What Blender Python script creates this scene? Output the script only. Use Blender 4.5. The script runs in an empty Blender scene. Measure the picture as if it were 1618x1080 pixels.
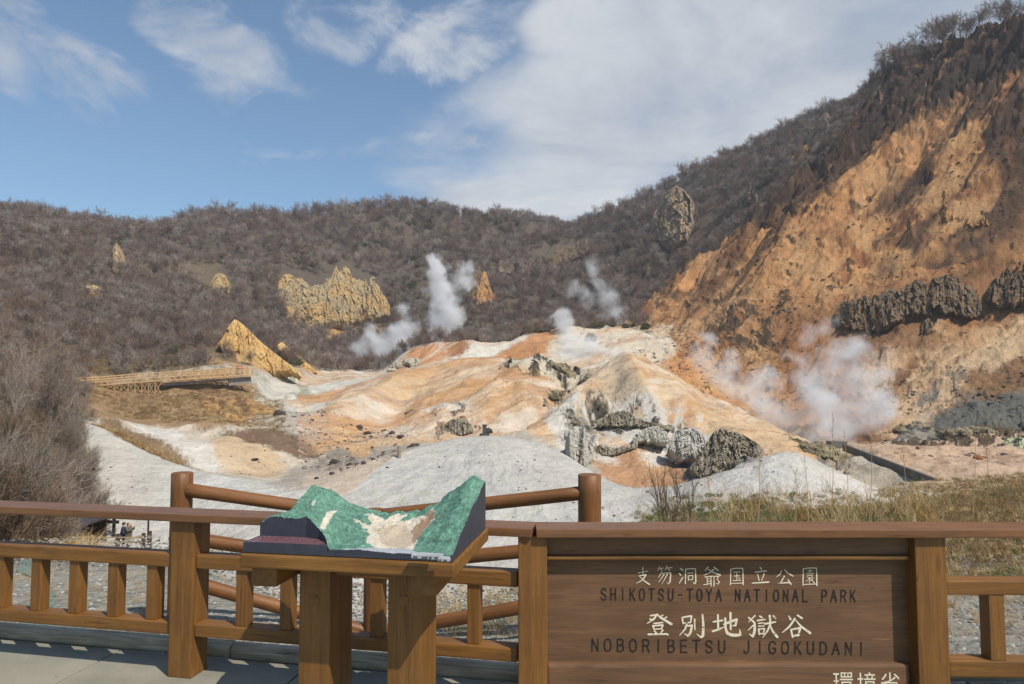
import bpy, bmesh, math, random
import numpy as np
from mathutils import Vector, Matrix
random.seed(7)
R = math.radians
scene = bpy.context.scene
COL = scene.collection
# ------------------------------------------------------------------ camera model
FPX, CX, CY, PITCH, CAMZ = 1079.0, 809.0, 540.0, R(3.2), 1.7
cP, sP = math.cos(PITCH), math.sin(PITCH)
def az(px, py, Y, ):
    """point seen at photograph position px,py standing at forward distance Y -> (a, z) with X = a*Y"""
    u = (px - CX) / FPX; v = (CY - py) / FPX
    f = cP - sP * v
    return u / f, CAMZ + Y * (sP + cP * v) / f
def P(px, py, Y):
    a, z = az(px, py, Y); return Vector((a * Y, Y, z))
def Pz(px, py, z):
    """point at height z"""
    v = (CY - py) / FPX; f = cP - sP * v
    Y = (z - CAMZ) * f / (sP + cP * v); return P(px, py, Y)
def proj(X, Y, Z):
    d = Y * cP + (Z - CAMZ) * sP; h = -Y * sP + (Z - CAMZ) * cP
    return CX + FPX * X / d, CY - FPX * h / d
def lin(c):
    return tuple(((x / 255) / 12.92 if x / 255 <= .04045 else ((x / 255 + .055) / 1.055) ** 2.4) for x in c)
# ------------------------------------------------------------------ noise
def _hash(i, j, s):
    n = (i.astype(np.int64) * 374761393 + j.astype(np.int64) * 668265263 + s * 974711) & 0x7fffffff
    n = ((n ^ (n >> 13)) * 1274126177) & 0x7fffffff
    return ((n ^ (n >> 16)) & 0xffff) / 65535.0
def vnoise(x, y, s=0):
    xi = np.floor(x); yi = np.floor(y); fx = x - xi; fy = y - yi
    fx = fx * fx * fx * (fx * (fx * 6 - 15) + 10); fy = fy * fy * fy * (fy * (fy * 6 - 15) + 10)
    xi = xi.astype(np.int64); yi = yi.astype(np.int64)
    a = _hash(xi, yi, s); b = _hash(xi + 1, yi, s); c = _hash(xi, yi + 1, s); d = _hash(xi + 1, yi + 1, s)
    return (a * (1 - fx) + b * fx) * (1 - fy) + (c * (1 - fx) + d * fx) * fy
def fbm(x, y, o=4, s=0, g=.5):
    r = 0; amp = 1; t = 0
    for k in range(o):
        r = r + amp * (vnoise(x, y, s + k * 17) * 2 - 1); t += amp; amp *= g; x = x * 2.03 + 5.1; y = y * 2.03 + 1.7
    return r / t
def ridged(x, y, o=4, s=0):
    r = 0; amp = 1; t = 0
    for k in range(o):
        r = r + amp * (1 - np.abs(vnoise(x, y, s + k * 17) * 2 - 1) * 2); t += amp; amp *= .5; x = x * 2.1 + 3.3; y = y * 2.1 + 9.2
    return r / t
def cells(x, y, s=0, tilt=1.0):
    """broken blocks: every cell is a tilted plane, with sharp steps between cells"""
    x, y = np.broadcast_arrays(np.asarray(x, float), np.asarray(y, float))
    xi = np.floor(x).astype(np.int64); yi = np.floor(y).astype(np.int64); best = np.full(x.shape, 9.); out = np.zeros(x.shape)
    for dx in (-1, 0, 1):
        for dy in (-1, 0, 1):
            a = xi + dx; b = yi + dy; sx = a + _hash(a, b, s); sy = b + _hash(a, b, s + 7); d = (x - sx) ** 2 + (y - sy) ** 2
            h = _hash(a, b, s + 13) - .5 + tilt * ((_hash(a, b, s + 19) - .5) * (x - sx) + (_hash(a, b, s + 29) - .5) * (y - sy)) * 1.6
            m = d < best; best = np.where(m, d, best); out = np.where(m, h, out)
    return out
# ------------------------------------------------------------------ objects
def tag(o, label=None, cat=None, group=None, kind=None):
    if label: o['label'] = label
    if cat: o['category'] = cat
    if group: o['group'] = group
    if kind: o['kind'] = kind
    return o
def empty(name, loc, label=None, cat=None, group=None):
    o = bpy.data.objects.new(name, None); COL.objects.link(o); o.location = loc; o.empty_display_size = .1
    return tag(o, label, cat, group)
def link(name, me, mat=None, parent=None, M=None):
    o = bpy.data.objects.new(name, me); COL.objects.link(o)
    if mat is not None and len(me.materials) == 0: me.materials.append(mat)
    M = M or Matrix()
    if parent is not None:
        o.parent = parent
        Q = Matrix.Translation(parent.location) if parent.parent is None else parent['_w']
        if parent.parent is None and parent.type != 'EMPTY': Q = parent.matrix_basis
        o.matrix_basis = (Q.inverted() @ M) if not isinstance(Q, list) else M
    else:
        o.matrix_basis = M
    return o
def wmat(o):
    m = o.matrix_basis.copy()
    while o.parent: o = o.parent; m = o.matrix_basis @ m
    return m
def link(name, me, mat=None, parent=None, M=None):
    o = bpy.data.objects.new(name, me); COL.objects.link(o)
    if mat is not None and len(me.materials) == 0: me.materials.append(mat)
    M = M or Matrix()
    if parent is not None:
        o.parent = parent; o.matrix_basis = wmat(parent).inverted() @ M
    else: o.matrix_basis = M
    return o
def mesh_np(name, V, F, smooth=True):
    """V (n,3) array, F list of (m,k) int arrays or one array"""
    me = bpy.data.meshes.new(name)
    if not isinstance(F, list): F = [F]
    V = np.asarray(V, np.float32)
    me.vertices.add(len(V)); me.vertices.foreach_set('co', V.ravel())
    loops = np.concatenate([f.ravel() for f in F]).astype(np.int32)
    tot = np.concatenate([np.full(len(f), f.shape[1], np.int32) for f in F])
    st = np.concatenate([[0], np.cumsum(tot)[:-1]]).astype(np.int32)
    me.loops.add(len(loops)); me.loops.foreach_set('vertex_index', loops)
    me.polygons.add(len(tot)); me.polygons.foreach_set('loop_start', st); me.polygons.foreach_set('loop_total', tot)
    me.polygons.foreach_set('use_smooth', np.full(len(tot), smooth))
    me.update(calc_edges=True); me.validate()
    return me
def set_col(me, name, C):
    at = me.color_attributes.new(name, 'FLOAT_COLOR', 'POINT')
    C = np.asarray(C, np.float32)
    if C.shape[1] == 3: C = np.concatenate([C, np.ones((len(C), 1), np.float32)], 1)
    at.data.foreach_set('color', C.ravel())
class MB:
    """mesh collector"""
    def __init__(s): s.v = []; s.f = []
    def add(s, vs, fs, M=None):
        n = len(s.v)
        s.v += [tuple((M @ Vector(v)) if M else v) for v in vs]; s.f += [tuple(n + i for i in f) for f in fs]
    def box(s, c, d, M=None):
        x, y, z = c; a, b, h = d[0] / 2, d[1] / 2, d[2] / 2
        vs = [(x + i * a, y + j * b, z + k * h) for k in (-1, 1) for j in (-1, 1) for i in (-1, 1)]
        s.add(vs, [(0, 2, 3, 1), (4, 5, 7, 6), (0, 1, 5, 4), (2, 6, 7, 3), (0, 4, 6, 2), (1, 3, 7, 5)], M)
    def tube(s, p0, p1, r0, r1, n=8, cap=True):
        p0 = Vector(p0); p1 = Vector(p1); d = (p1 - p0); q = d.to_track_quat('Z', 'Y')
        vs = []
        for (p, r) in ((p0, r0), (p1, r1)):
            for k in range(n):
                t = 2 * math.pi * k / n; vs.append(tuple(p + q @ Vector((r * math.cos(t), r * math.sin(t), 0))))
        fs = [(k, (k + 1) % n, n + (k + 1) % n, n + k) for k in range(n)]
        if cap: fs += [tuple(range(n - 1, -1, -1)), tuple(range(n, 2 * n))]
        s.add(vs, fs)
    def mesh(s, name, smooth=False):
        me = bpy.data.meshes.new(name); me.from_pydata(s.v, [], s.f)
        if smooth: me.polygons.foreach_set('use_smooth', [True] * len(me.polygons))
        me.update(); return me
    def build(s, name, mat, parent=None, M=None, smooth=False): return link(name, s.mesh(name, smooth), mat, parent, M)
def bevel_mesh(me, w, seg=2):
    bm = bmesh.new(); bm.from_mesh(me)
    bmesh.ops.bevel(bm, geom=bm.edges[:], offset=w, segments=seg, affect='EDGES', profile=.6)
    bm.to_mesh(me); bm.free(); return me
def beam(name, p0, p1, w, h, mat, parent=None, up=(0, 0, 1), bev=.006, warp=.0, seed=0):
    """squared timber from p0 to p1, w across, h along up, its own local X along the grain"""
    p0 = Vector(p0); p1 = Vector(p1); L = (p1 - p0).length; x = (p1 - p0).normalized()
    y = Vector(up).cross(x).normalized(); z = x.cross(y)
    M = Matrix(((x.x, y.x, z.x, 0), (x.y, y.y, z.y, 0), (x.z, y.z, z.z, 0), (0, 0, 0, 1)))
    M.translation = (p0 + p1) / 2
    b = MB(); n = max(1, int(L / .25)) if warp else 1
    vs = []
    for i in range(n + 1):
        t = -L / 2 + L * i / n
        for (j, k) in ((-1, -1), (1, -1), (1, 1), (-1, 1)):
            rx = random.Random(seed * 91 + i * 7 + j * 3 + k)
            q = warp if 0 < i < n else 0
            vs.append((t, j * w / 2 + rx.uniform(-q, q), k * h / 2 + rx.uniform(-q, q)))
    fs = [(3, 2, 1, 0), tuple(n * 4 + k for k in range(4))]
    for i in range(n):
        for k in range(4): fs.append((i * 4 + k, i * 4 + (k + 1) % 4, i * 4 + 4 + (k + 1) % 4, i * 4 + 4 + k))
    b.add(vs, fs); me = b.mesh(name)
    bm = bmesh.new(); bm.from_mesh(me); bmesh.ops.recalc_face_normals(bm, faces=bm.faces[:])
    if bev:
        ed = [e for e in bm.edges if e.calc_face_angle(0) > .5]
        bmesh.ops.bevel(bm, geom=ed, offset=bev, segments=2, affect='EDGES', profile=.6)
    bm.to_mesh(me); bm.free()
    return link(name, me, mat, parent, M)
# ------------------------------------------------------------------ node helpers
class NT:
    def __init__(s, tree): s.t = tree; s.n = tree.nodes; s.l = tree.links
    def node(s, ty, **k):
        n = s.n.new(ty); ins = k.pop('ins', {})
        for a, b in k.items(): setattr(n, a, b)
        for a, b in ins.items():
            if isinstance(b, bpy.types.NodeSocket): s.l.new(b, n.inputs[a])
            elif b is not None: n.inputs[a].default_value = b
        return n
    def math(s, op, a, b=None, c=None, clamp=False):
        n = s.n.new('ShaderNodeMath'); n.operation = op; n.use_clamp = clamp
        for i, x in enumerate((a, b, c)):
            if x is None: continue
            if isinstance(x, (int, float)): n.inputs[i].default_value = x
            else: s.l.new(x, n.inputs[i])
        return n.outputs[0]
    def vmath(s, op, a, b=None):
        n = s.n.new('ShaderNodeVectorMath'); n.operation = op
        for i, x in enumerate((a, b)):
            if x is None: continue
            if isinstance(x, (tuple, list, Vector)): n.inputs[i].default_value = x
            else: s.l.new(x, n.inputs[i])
        return n.outputs['Value'] if op in ('LENGTH', 'DOT_PRODUCT', 'DISTANCE') else n.outputs[0]
    def noise(s, vec, scale, detail=4, rough=.55, out='Fac', dist=0):
        n = s.node('ShaderNodeTexNoise', ins={'Scale': scale, 'Detail': detail, 'Roughness': rough, 'Distortion': dist})
        if vec is not None: s.l.new(vec, n.inputs['Vector'])
        return n.outputs[0 if out == 'Fac' else 1]
    def ramp(s, fac, stops, interp='LINEAR'):
        n = s.n.new('ShaderNodeValToRGB'); n.color_ramp.interpolation = interp; s.l.new(fac, n.inputs[0])
        e = n.color_ramp.elements
        while len(e) < len(stops): e.new(.5)
        for k, (p, c) in enumerate(stops):
            e[k].position = p; e[k].color = (*c, 1) if isinstance(c, (tuple, list)) else (c, c, c, 1)
        return n.outputs[0]
    def maprange(s, x, a, b, c=0., d=1., smooth=False):
        n = s.n.new('ShaderNodeMapRange'); n.interpolation_type = 'SMOOTHSTEP' if smooth else 'LINEAR'
        s.l.new(x, n.inputs[0])
        for i, q in enumerate((a, b, c, d)): n.inputs[i + 1].default_value = q
        return n.outputs[0]
    def mix(s, fac, a, b, mode='MIX'):
        n = s.n.new('ShaderNodeMix'); n.data_type = 'RGBA'; n.blend_type = mode
        for i, x in ((0, fac), (6, a), (7, b)):
            if isinstance(x, (int, float)): n.inputs[i].default_value = x if i == 0 else (x, x, x, 1)
            elif isinstance(x, (tuple, list)): n.inputs[i].default_value = (*x, 1) if len(x) == 3 else x
            else: s.l.new(x, n.inputs[i])
        return n.outputs[2]
def new_mat(name):
    m = bpy.data.materials.new(name); m.use_nodes = True; t = NT(m.node_tree)
    b = m.node_tree.nodes['Principled BSDF']; b.inputs['Specular IOR Level'].default_value = .3
    return m, t, b
def bump(t, b, h, strength, dist):
    n = t.node('ShaderNodeBump', ins={'Strength': strength, 'Distance': dist, 'Height': h}); t.l.new(n.outputs[0], b.inputs['Normal']); return n
def simple_mat(name, c, rough=.7, var=.25, scale=8, bmp=.2, bd=.01, metal=0, c2=None):
    m, t, b = new_mat(name); co = t.node('ShaderNodeTexCoord').outputs['Object']
    n = t.noise(co, scale, 5); n2 = t.noise(co, scale * 5, 3)
    c = lin(c); c2 = lin(c2) if c2 else tuple(x * (1 - var) for x in c)
    f = t.maprange(t.math('ADD', n, t.math('MULTIPLY', n2, .4)), .5, .9)
    t.l.new(t.mix(f, c, c2), b.inputs['Base Color']); b.inputs['Roughness'].default_value = rough; b.inputs['Metallic'].default_value = metal
    if bmp: bump(t, b, n2, bmp, bd)
    return m
def wood_mat(name, c, c2, c3=None, rough=.42, stretch=26, bm=.25, wear=.0, spec=.5):
    m, t, b = new_mat(name); tc = t.node('ShaderNodeTexCoord').outputs['Object']
    oi = t.node('ShaderNodeObjectInfo').outputs['Random']
    off = t.node('ShaderNodeCombineXYZ', ins={0: t.math('MULTIPLY', oi, 37.), 1: t.math('MULTIPLY', oi, 11.)}).outputs[0]
    co = t.vmath('ADD', tc, off)
    st = t.vmath('MULTIPLY', co, (1.2, stretch, stretch))
    g = t.noise(st, 1.6, 6, .6, dist=.6); fine = t.noise(t.vmath('MULTIPLY', co, (5, 160, 160)), 1.5, 3)
    big = t.noise(co, 2.2, 3)
    f = t.maprange(t.math('ADD', t.math('MULTIPLY', g, .7), t.math('MULTIPLY', big, .35)), .42, .62)
    col = t.mix(f, lin(c), lin(c2))
    if c3 is not None:
        w = t.noise(t.vmath('MULTIPLY', co, (2, 22, 22)), 1.3, 6, .65)
        wf = t.maprange(w, .62 - wear, .72 - wear); col = t.mix(wf, col, lin(c3))
    col = t.mix(t.maprange(fine, .44, .76, 0, .45), col, tuple(x * .45 for x in lin(c2)))
    ck = t.noise(t.vmath('MULTIPLY', co, (1.1, 30, 30)), 1.0, 3, .5); cm = t.math('MULTIPLY', t.maprange(t.math('ABSOLUTE', t.math('SUBTRACT', ck, .5)), .0, .012, 1, 0), t.maprange(t.noise(co, 3.1, 2), .5, .58))
    col = t.mix(t.math('MULTIPLY', cm, .75), col, tuple(x * .25 for x in lin(c2)))
    kn = t.node('ShaderNodeTexVoronoi', ins={'Vector': t.vmath('MULTIPLY', co, (2.2, 9, 9)), 'Scale': 1.}).outputs['Distance']
    col = t.mix(t.maprange(kn, .05, .16, .55, 0), col, tuple(x * .5 for x in lin(c2)))
    dirt = t.noise(co, 7, 5, .65); col = t.mix(t.maprange(dirt, .55, .75, 0, .3), col, tuple(x * .6 + .02 for x in lin(c2)))
    t.l.new(col, b.inputs['Base Color'])
    t.l.new(t.maprange(fine, .2, .8, rough - .08, rough + .15), b.inputs['Roughness']); b.inputs['Specular IOR Level'].default_value = spec
    bump(t, b, t.math('ADD', g, t.math('MULTIPLY', fine, .5)), bm, .003)
    return m
# ------------------------------------------------------------------ terrain: crest and trough lines, near to far (photo x, photo y, forward distance)
FXY = ((-3.16, 4.22), (.113, 3.58))                      # plan line of the timber fence
def fence_Y(a, off=0):                                  # forward distance where the sight line X=a*Y crosses the fence line moved back by off
    (x0, y0), (x1, y1) = FXY; m = (y1 - y0) / (x1 - x0)
    Yl = (y0 - m * x0 + off) / (1 - m * a); Yr = 3.58 + off
    return np.where(np.asarray(a) < .02, Yl, Yr)
K = [
 # 0 curb (set below)
 None,
 # 1 edge of the near ledge
 [(-300,880,9),(-100,893,8.5),(0,893,8),(200,893,8),(300,900,7.5),(400,930,6.8),(500,965,6.2),(600,985,5.9),(700,992,5.8),(800,975,6),(900,900,7),(1000,838,8.5),(1100,814,10),(1200,808,11),(1300,802,12),(1400,798,13),(1500,784,14),(1618,768,15),(1900,752,16)],
 # 2 foot of the bank below it
 [(-300,880,30),(-100,878,44),(0,876,46),(120,875,46.5),(250,876,46.5),(310,884,46),(350,905,43),(400,940,38),(500,980,36),(600,1000,36),(700,1000,36),(800,990,37),(900,960,40),(1000,900,45),(1100,860,48),(1200,840,50),(1300,830,50),(1400,812,55),(1500,802,55),(1618,795,55),(1900,780,55)],
 # 3 crest of the near pale mounds / bank on the left
 [(-300,640,50),(-100,650,50),(0,680,52),(60,690,54),(110,690,60),(138,672,72),(200,694,70),(277,729,66),(350,750,63),(430,765,62),(500,760,62),(560,738,66),(620,714,72),(660,703,75),(700,694,78),(740,686,80),(770,683,80),(800,686,80),(840,694,79),(880,708,76),(910,724,73),(940,745,70),(970,760,67),(1000,768,66),(1060,768,64),(1120,755,62),(1180,733,62),(1220,717,62),(1250,713,62),(1290,728,62),(1330,748,61),(1400,766,60),(1480,767,58),(1540,790,56),(1618,780,56),(1900,770,56)],
 # 4 trough behind them
 [(-300,600,64),(-100,610,64),(0,640,66),(60,655,68),(110,664,74),(138,674,78),(200,694,74),(277,730,71),(350,742,73),(430,748,78),(500,738,85),(560,728,88),(620,715,95),(660,708,90),(700,706,88),(765,702,90),(830,705,88),(880,722,84),(940,762,76),(1000,785,72),(1060,788,70),(1120,775,68),(1180,750,70),(1250,730,74),(1330,760,72),(1400,768,72),(1470,762,70),(1540,762,68),(1618,756,70),(1900,745,70)],
 # 5 second rise
 [(-300,560,75),(-100,570,75),(0,600,76),(60,615,80),(110,635,84),(150,652,88),(200,667,90),(277,672,92),(350,680,88),(430,702,86),(480,712,88),(500,712,95),(560,700,104),(620,690,108),(680,690,106),(765,680,104),(830,676,102),(900,690,96),(940,712,90),(1000,740,82),(1060,742,80),(1120,722,80),(1180,706,82),(1250,700,90),(1330,735,86),(1400,735,84),(1470,738,84),(1540,735,84),(1618,728,86),(1900,715,86)],
 # 6 upper face of the orange mound
 [(-300,530,85),(0,570,86),(60,590,90),(110,612,94),(150,630,98),(200,646,100),(277,640,104),(350,640,106),(430,664,112),(500,660,118),(560,648,122),(620,640,124),(680,632,124),(740,622,124),(800,618,122),(860,620,118),(930,632,110),(985,630,108),(1040,640,104),(1100,655,102),(1150,670,100),(1200,685,98),(1250,698,97),(1330,727,92),(1400,720,94),(1470,720,96),(1618,708,100),(1900,695,100)],
 # 7 crest of the orange mound
 [(-300,500,95),(0,545,96),(60,570,100),(110,595,104),(150,606,106),(200,632,106),(277,626,110),(350,612,118),(400,612,124),(430,622,130),(500,612,142),(560,600,148),(600,596,152),(650,588,156),(690,582,160),(740,572,162),(770,568,162),(800,570,160),(850,575,152),(900,580,146),(930,572,146),(955,582,144),(985,574,142),(1010,576,140),(1040,585,136),(1100,605,130),(1150,632,124),(1200,662,116),(1250,690,108),(1300,712,102),(1335,727,98),(1400,708,106),(1470,706,108),(1618,694,112),(1900,680,112)],
 # 8 dip behind the mound
 [(-300,480,103),(0,530,104),(60,555,108),(110,585,110),(150,600,112),(200,598,113),(277,591,117),(350,583,122),(400,580,128),(430,600,140),(500,606,160),(560,600,170),(600,600,172),(650,596,174),(690,590,176),(740,582,176),(800,582,178),(850,590,168),(900,604,164),(950,606,160),(985,606,158),(1040,615,152),(1100,640,146),(1150,668,140),(1200,692,132),(1250,708,124),(1300,716,116),(1335,716,114),(1400,700,116),(1470,692,118),(1618,680,120),(1900,665,120)],
 # 9 second ridge, orange cone, lower right slope
 [(-300,440,120),(0,500,122),(60,520,126),(110,545,128),(150,558,130),(200,562,132),(277,555,136),(330,550,142),(350,545,146),(372,535,148),(400,552,150),(440,570,154),(475,578,160),(500,590,185),(560,590,196),(600,586,200),(620,572,198),(640,562,196),(665,552,194),(690,546,192),(740,547,192),(800,545,196),(830,540,200),(850,530,204),(870,521,208),(895,515,210),(940,517,212),(985,515,212),(1010,520,208),(1040,535,200),(1100,568,182),(1150,600,168),(1200,622,158),(1250,636,148),(1300,648,140),(1400,650,134),(1470,640,132),(1618,620,130),(1900,600,130)],
 # 10 trough / mid right slope
 [(-300,410,140),(0,470,150),(110,500,160),(200,512,170),(277,518,180),(350,535,190),(400,548,196),(440,565,200),(500,588,226),(560,590,240),(640,580,240),(690,575,240),(740,570,240),(800,566,236),(850,556,236),(895,545,236),(940,530,230),(985,508,226),(1010,505,220),(1040,505,214),(1100,505,200),(1150,505,190),(1200,500,182),(1250,500,174),(1300,500,168),(1400,495,160),(1470,490,156),(1618,475,150),(1900,440,150)],
 # 11 upper right slope
 [(-300,390,165),(0,452,175),(110,480,185),(200,495,200),(277,502,212),(350,520,220),(440,545,235),(500,575,255),(560,585,262),(640,585,262),(740,575,258),(800,572,256),(850,562,254),(895,552,250),(940,528,240),(985,500,236),(1010,490,230),(1040,472,226),(1100,440,218),(1150,412,212),(1200,385,208),(1250,350,206),(1300,315,204),(1400,270,200),(1470,245,192),(1500,235,188),(1618,195,176),(1900,100,170)],
 # 12 crest of the right spur
 [(-300,370,190),(0,435,200),(110,462,215),(200,478,232),(277,488,246),(350,505,256),(440,528,272),(500,560,282),(560,575,286),(640,578,286),(740,568,280),(800,565,276),(850,560,272),(895,552,268),(940,530,256),(985,500,244),(1000,489,240),(1040,462,238),(1100,425,236),(1150,390,236),(1200,345,236),(1250,300,238),(1300,245,240),(1350,190,244),(1375,160,246),(1400,128,246),(1440,104,242),(1500,82,232),(1560,56,220),(1618,40,206),(1900,-60,195)],
 # 13 valley behind the spur, foot of the far forest
 [(-300,350,220),(0,415,235),(110,440,250),(200,455,270),(277,465,288),(350,480,300),(440,505,315),(500,530,325),(560,545,330),(640,550,335),(740,545,335),(850,540,330),(940,525,322),(1000,498,316),(1040,472,312),(1100,435,306),(1150,400,300),(1200,352,296),(1250,306,292),(1300,250,288),(1350,195,284),(1375,168,280),(1400,150,278),(1500,110,264),(1618,80,240),(1900,-20,225)],
 # 14 middle of the far forest slope
 [(-300,330,270),(0,375,285),(110,395,300),(200,405,320),(277,410,340),(350,415,355),(440,420,375),(500,430,390),(560,430,400),(640,425,405),(740,425,405),(850,440,405),(905,440,400),(950,420,390),(1000,400,375),(1040,385,365),(1100,350,356),(1150,325,350),(1200,295,345),(1250,262,338),(1300,225,328),(1350,185,318),(1400,160,312),(1500,130,300),(1618,100,280),(1900,0,260)],
 # 15 skyline
 [(-300,320,330),(0,338,345),(60,343,352),(120,350,362),(180,356,372),(240,360,385),(290,353,398),(340,340,412),(380,338,422),(430,342,436),(480,336,450),(530,330,462),(580,326,474),(620,322,480),(655,318,482),(690,324,482),(720,335,482),(760,340,482),(810,338,486),(850,345,490),(880,352,494),(905,357,496),(930,348,480),(960,334,465),(1000,316,450),(1040,298,440),(1080,280,432),(1120,263,424),(1160,245,416),(1200,228,408),(1240,210,400),(1280,190,392),(1320,176,385),(1360,174,378),(1400,172,370),(1500,150,350),(1618,120,330),(1900,40,300)],
 # 16 far side
 [(-300,380,430),(0,400,440),(300,400,500),(600,380,580),(900,410,600),(1100,330,530),(1360,240,470),(1618,200,420),(1900,120,400)],
]
NA = 1200
A = np.linspace(-1.02, 1.02, NA)
def curve(k):
    if k == 0:
        Y = fence_Y(A, .42); return Y, np.full(NA, -.10)
    aa, yy, zz = [], [], []
    for (x, y, Y) in K[k]:
        a, z = az(x, y, Y); aa.append(a); yy.append(Y); zz.append(z)
    Y = np.interp(A, aa, yy)
    # interpolate the sight slope (z-eye)/Y so that crests stay where they are
    s = np.interp(A, aa, [(z - CAMZ) / q for z, q in zip(zz, yy)])
    return Y, CAMZ + s * Y
NROW = [50, 26, 130, 40, 60, 66, 60, 30, 56, 84, 96, 84, 26, 56, 60, 12]
CV = [curve(k) for k in range(17)]
def gsm(Arr, sig, ax):
    r = int(sig * 3) + 1; w = np.exp(-.5 * (np.arange(-r, r + 1) / sig) ** 2); w /= w.sum()
    pad = [(0, 0), (0, 0)]; pad[ax] = (r, r); Q = np.pad(Arr, pad, mode='edge'); out = 0
    for i, ww in enumerate(w):
        out = out + ww * (Q[i:i + Arr.shape[0], :] if ax == 0 else Q[:, i:i + Arr.shape[1]])
    return out
rowsY, rowsZ, rowsT = [], [], []
for k in range(16):
    n = NROW[k]
    for i in range(n):
        t = i / n
        rowsY.append(CV[k][0] * (1 - t) + CV[k + 1][0] * t); rowsZ.append(CV[k][1] * (1 - t) + CV[k + 1][1] * t); rowsT.append(k + t)
rowsY.append(CV[16][0]); rowsZ.append(CV[16][1]); rowsT.append(16.)
TY = np.array(rowsY); TZ = np.array(rowsZ); TT = np.array(rowsT)[:, None] * np.ones((1, NA))
def softy(Z):
    S = gsm(gsm(Z, 5, 0), 5, 1)
    w = np.clip((TT - 1.0) / 1.0, 0, 1)
    return Z * (1 - w) + S * w
TZ = softy(TZ); TYs = gsm(TY, 4, 0); w_ = np.clip((TT - 1.0), 0, 1); TY = TY * (1 - w_) + TYs * w_
TX = A[None, :] * TY
PX, PY = proj(TX, TY, TZ)
# ------------------------------------------------------------------ ground cover zones, outlined on the undisturbed ground and set back onto its plan
def inpoly(poly, X, Y):
    ins = np.zeros(X.shape, bool); n = len(poly)
    for i in range(n):
        x0, y0 = poly[i]; x1, y1 = poly[(i + 1) % n]
        if y0 == y1: continue
        c = ((y0 > Y) != (y1 > Y)) & (X < (x1 - x0) * (Y - y0) / (y1 - y0) + x0); ins ^= c
    return ins
wx = fbm(PX / 22, PY / 12, 5, 3) ; wy = fbm(PX / 22, PY / 12, 5, 77)
wx2 = fbm(PX / 60, PY / 40, 3, 13); wy2 = fbm(PX / 60, PY / 40, 3, 57)
COLR = np.zeros(PX.shape + (3,)); ROCK = np.zeros(PX.shape); VEG = np.zeros(PX.shape)
HN = fbm(PX / 5, PY / 3.2, 4, 301) * .75 + fbm(PX / 1.7, PY / 1.3, 2, 311) * .35
def zone(poly, c, t=(0, 16), warp=10, op=1., rock=None, veg=None, soft=0, spots=None, edge=4.5):
    r0 = int(np.searchsorted(TT[:, 0], t[0])); r1 = int(np.searchsorted(TT[:, 0], t[1], 'right'))
    sl = slice(r0, r1); X = PX[sl]; Y = PY[sl]
    if poly:
        m = inpoly(poly, X + (wx[sl] + wx2[sl]) * warp, Y + wy[sl] * warp * .7 + wy2[sl] * warp * .6)
        if not m.any(): return
        js = np.nonzero(m.any(0))[0]; j0, j1 = max(0, js[0] - 16), min(NA, js[-1] + 17)
        f = m[:, j0:j1].astype(float); cs = slice(j0, j1)
        if edge:
            e = max(edge, soft); g = gsm(gsm(f, e, 0), e, 1)
            f = np.clip((g - .5 + HN[sl, cs] * .6) * 1.7 + .5, 0, 1) * (g > .02)
    else:
        f = np.ones(X.shape); cs = slice(0, NA)
    if spots is not None:
        sc, th, sd = spots; f = f * np.clip((fbm(X[:, cs] / sc, Y[:, cs] / sc * 1.4, 5, sd, .62) - th) * 7, 0, 1)
    f = f * op
    COLR[sl, cs] = COLR[sl, cs] * (1 - f[..., None]) + np.array(lin(c)) * f[..., None]
    if rock is not None: ROCK[sl, cs] = ROCK[sl, cs] * (1 - f) + rock * f
    if veg is not None: VEG[sl, cs] = VEG[sl, cs] * (1 - f) + veg * f
zone(None, (96, 84, 72), veg=1)
zone(None, (158, 152, 138), t=(0, 1.15), warp=0, veg=0)
zone(None, (186, 176, 158), t=(1.15, 9), warp=0, veg=0)
# left bank with shrubs
zone([(-400,900),(135,900),(150,760),(130,672),(190,655),(150,640),(150,600),(420,575),(345,520),(340,400),(-400,300)], (112, 96, 72), t=(1.1, 16), veg=1)
zone([(-400,905),(100,905),(140,870),(150,800),(-400,800)], (128, 112, 84), t=(1.5, 4), veg=.3)
# gravel on the near ledge, grass on its right part
zone([(900,900),(1000,850),(1500,900),(1650,960),(1900,965),(1900,600),(900,600)], (118, 100, 74), t=(0.25, 1.6), veg=.0)
zone([(560,880),(860,880),(860,1000),(560,990)], (190, 186, 176), t=(.2, 1.2), op=.5)
# near pale slopes
zone([(128,660),(200,694),(277,729),(350,750),(430,768),(560,768),(560,1010),(100,905),(150,860),(165,780)], (198, 192, 180), t=(1.5, 4.2), warp=5, edge=1)
zone([(180,655),(330,665),(400,668),(480,700),(600,720),(600,790),(430,768),(277,729),(150,672)], (208, 190, 165), t=(3.2, 6), warp=8)
zone([(185,663),(260,668),(400,740),(300,738)], (214, 206, 192), t=(3.2, 6), warp=8)
zone([(330,690),(400,700),(460,745),(420,760),(350,735)], (205, 168, 116), t=(3.0, 6), warp=8, op=.7, soft=3)
zone([(345,678),(410,682),(470,694),(508,716),(500,738),(440,724),(375,700)], (128, 100, 74), t=(3.5, 7), warp=6)
zone([(150,668),(185,672),(290,720),(310,740),(270,730),(200,698)], (140, 112, 78), t=(3, 5), warp=4)
# brown bank below the boardwalk
zone([(140,595),(230,600),(400,590),(425,612),(440,640),(455,662),(380,672),(330,676),(180,668),(135,660)], (164, 130, 88), t=(4.2, 8.6), warp=8, veg=.25)
zone([(330,628),(410,632),(450,658),(400,672),(320,655)], (196, 146, 78), t=(4.2, 8.6), warp=8)
zone([(160,600),(230,625),(420,615),(440,655),(300,668),(150,655)], (120, 92, 62), t=(4.2, 8.6), warp=10, spots=(14, .12, 5))
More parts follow.
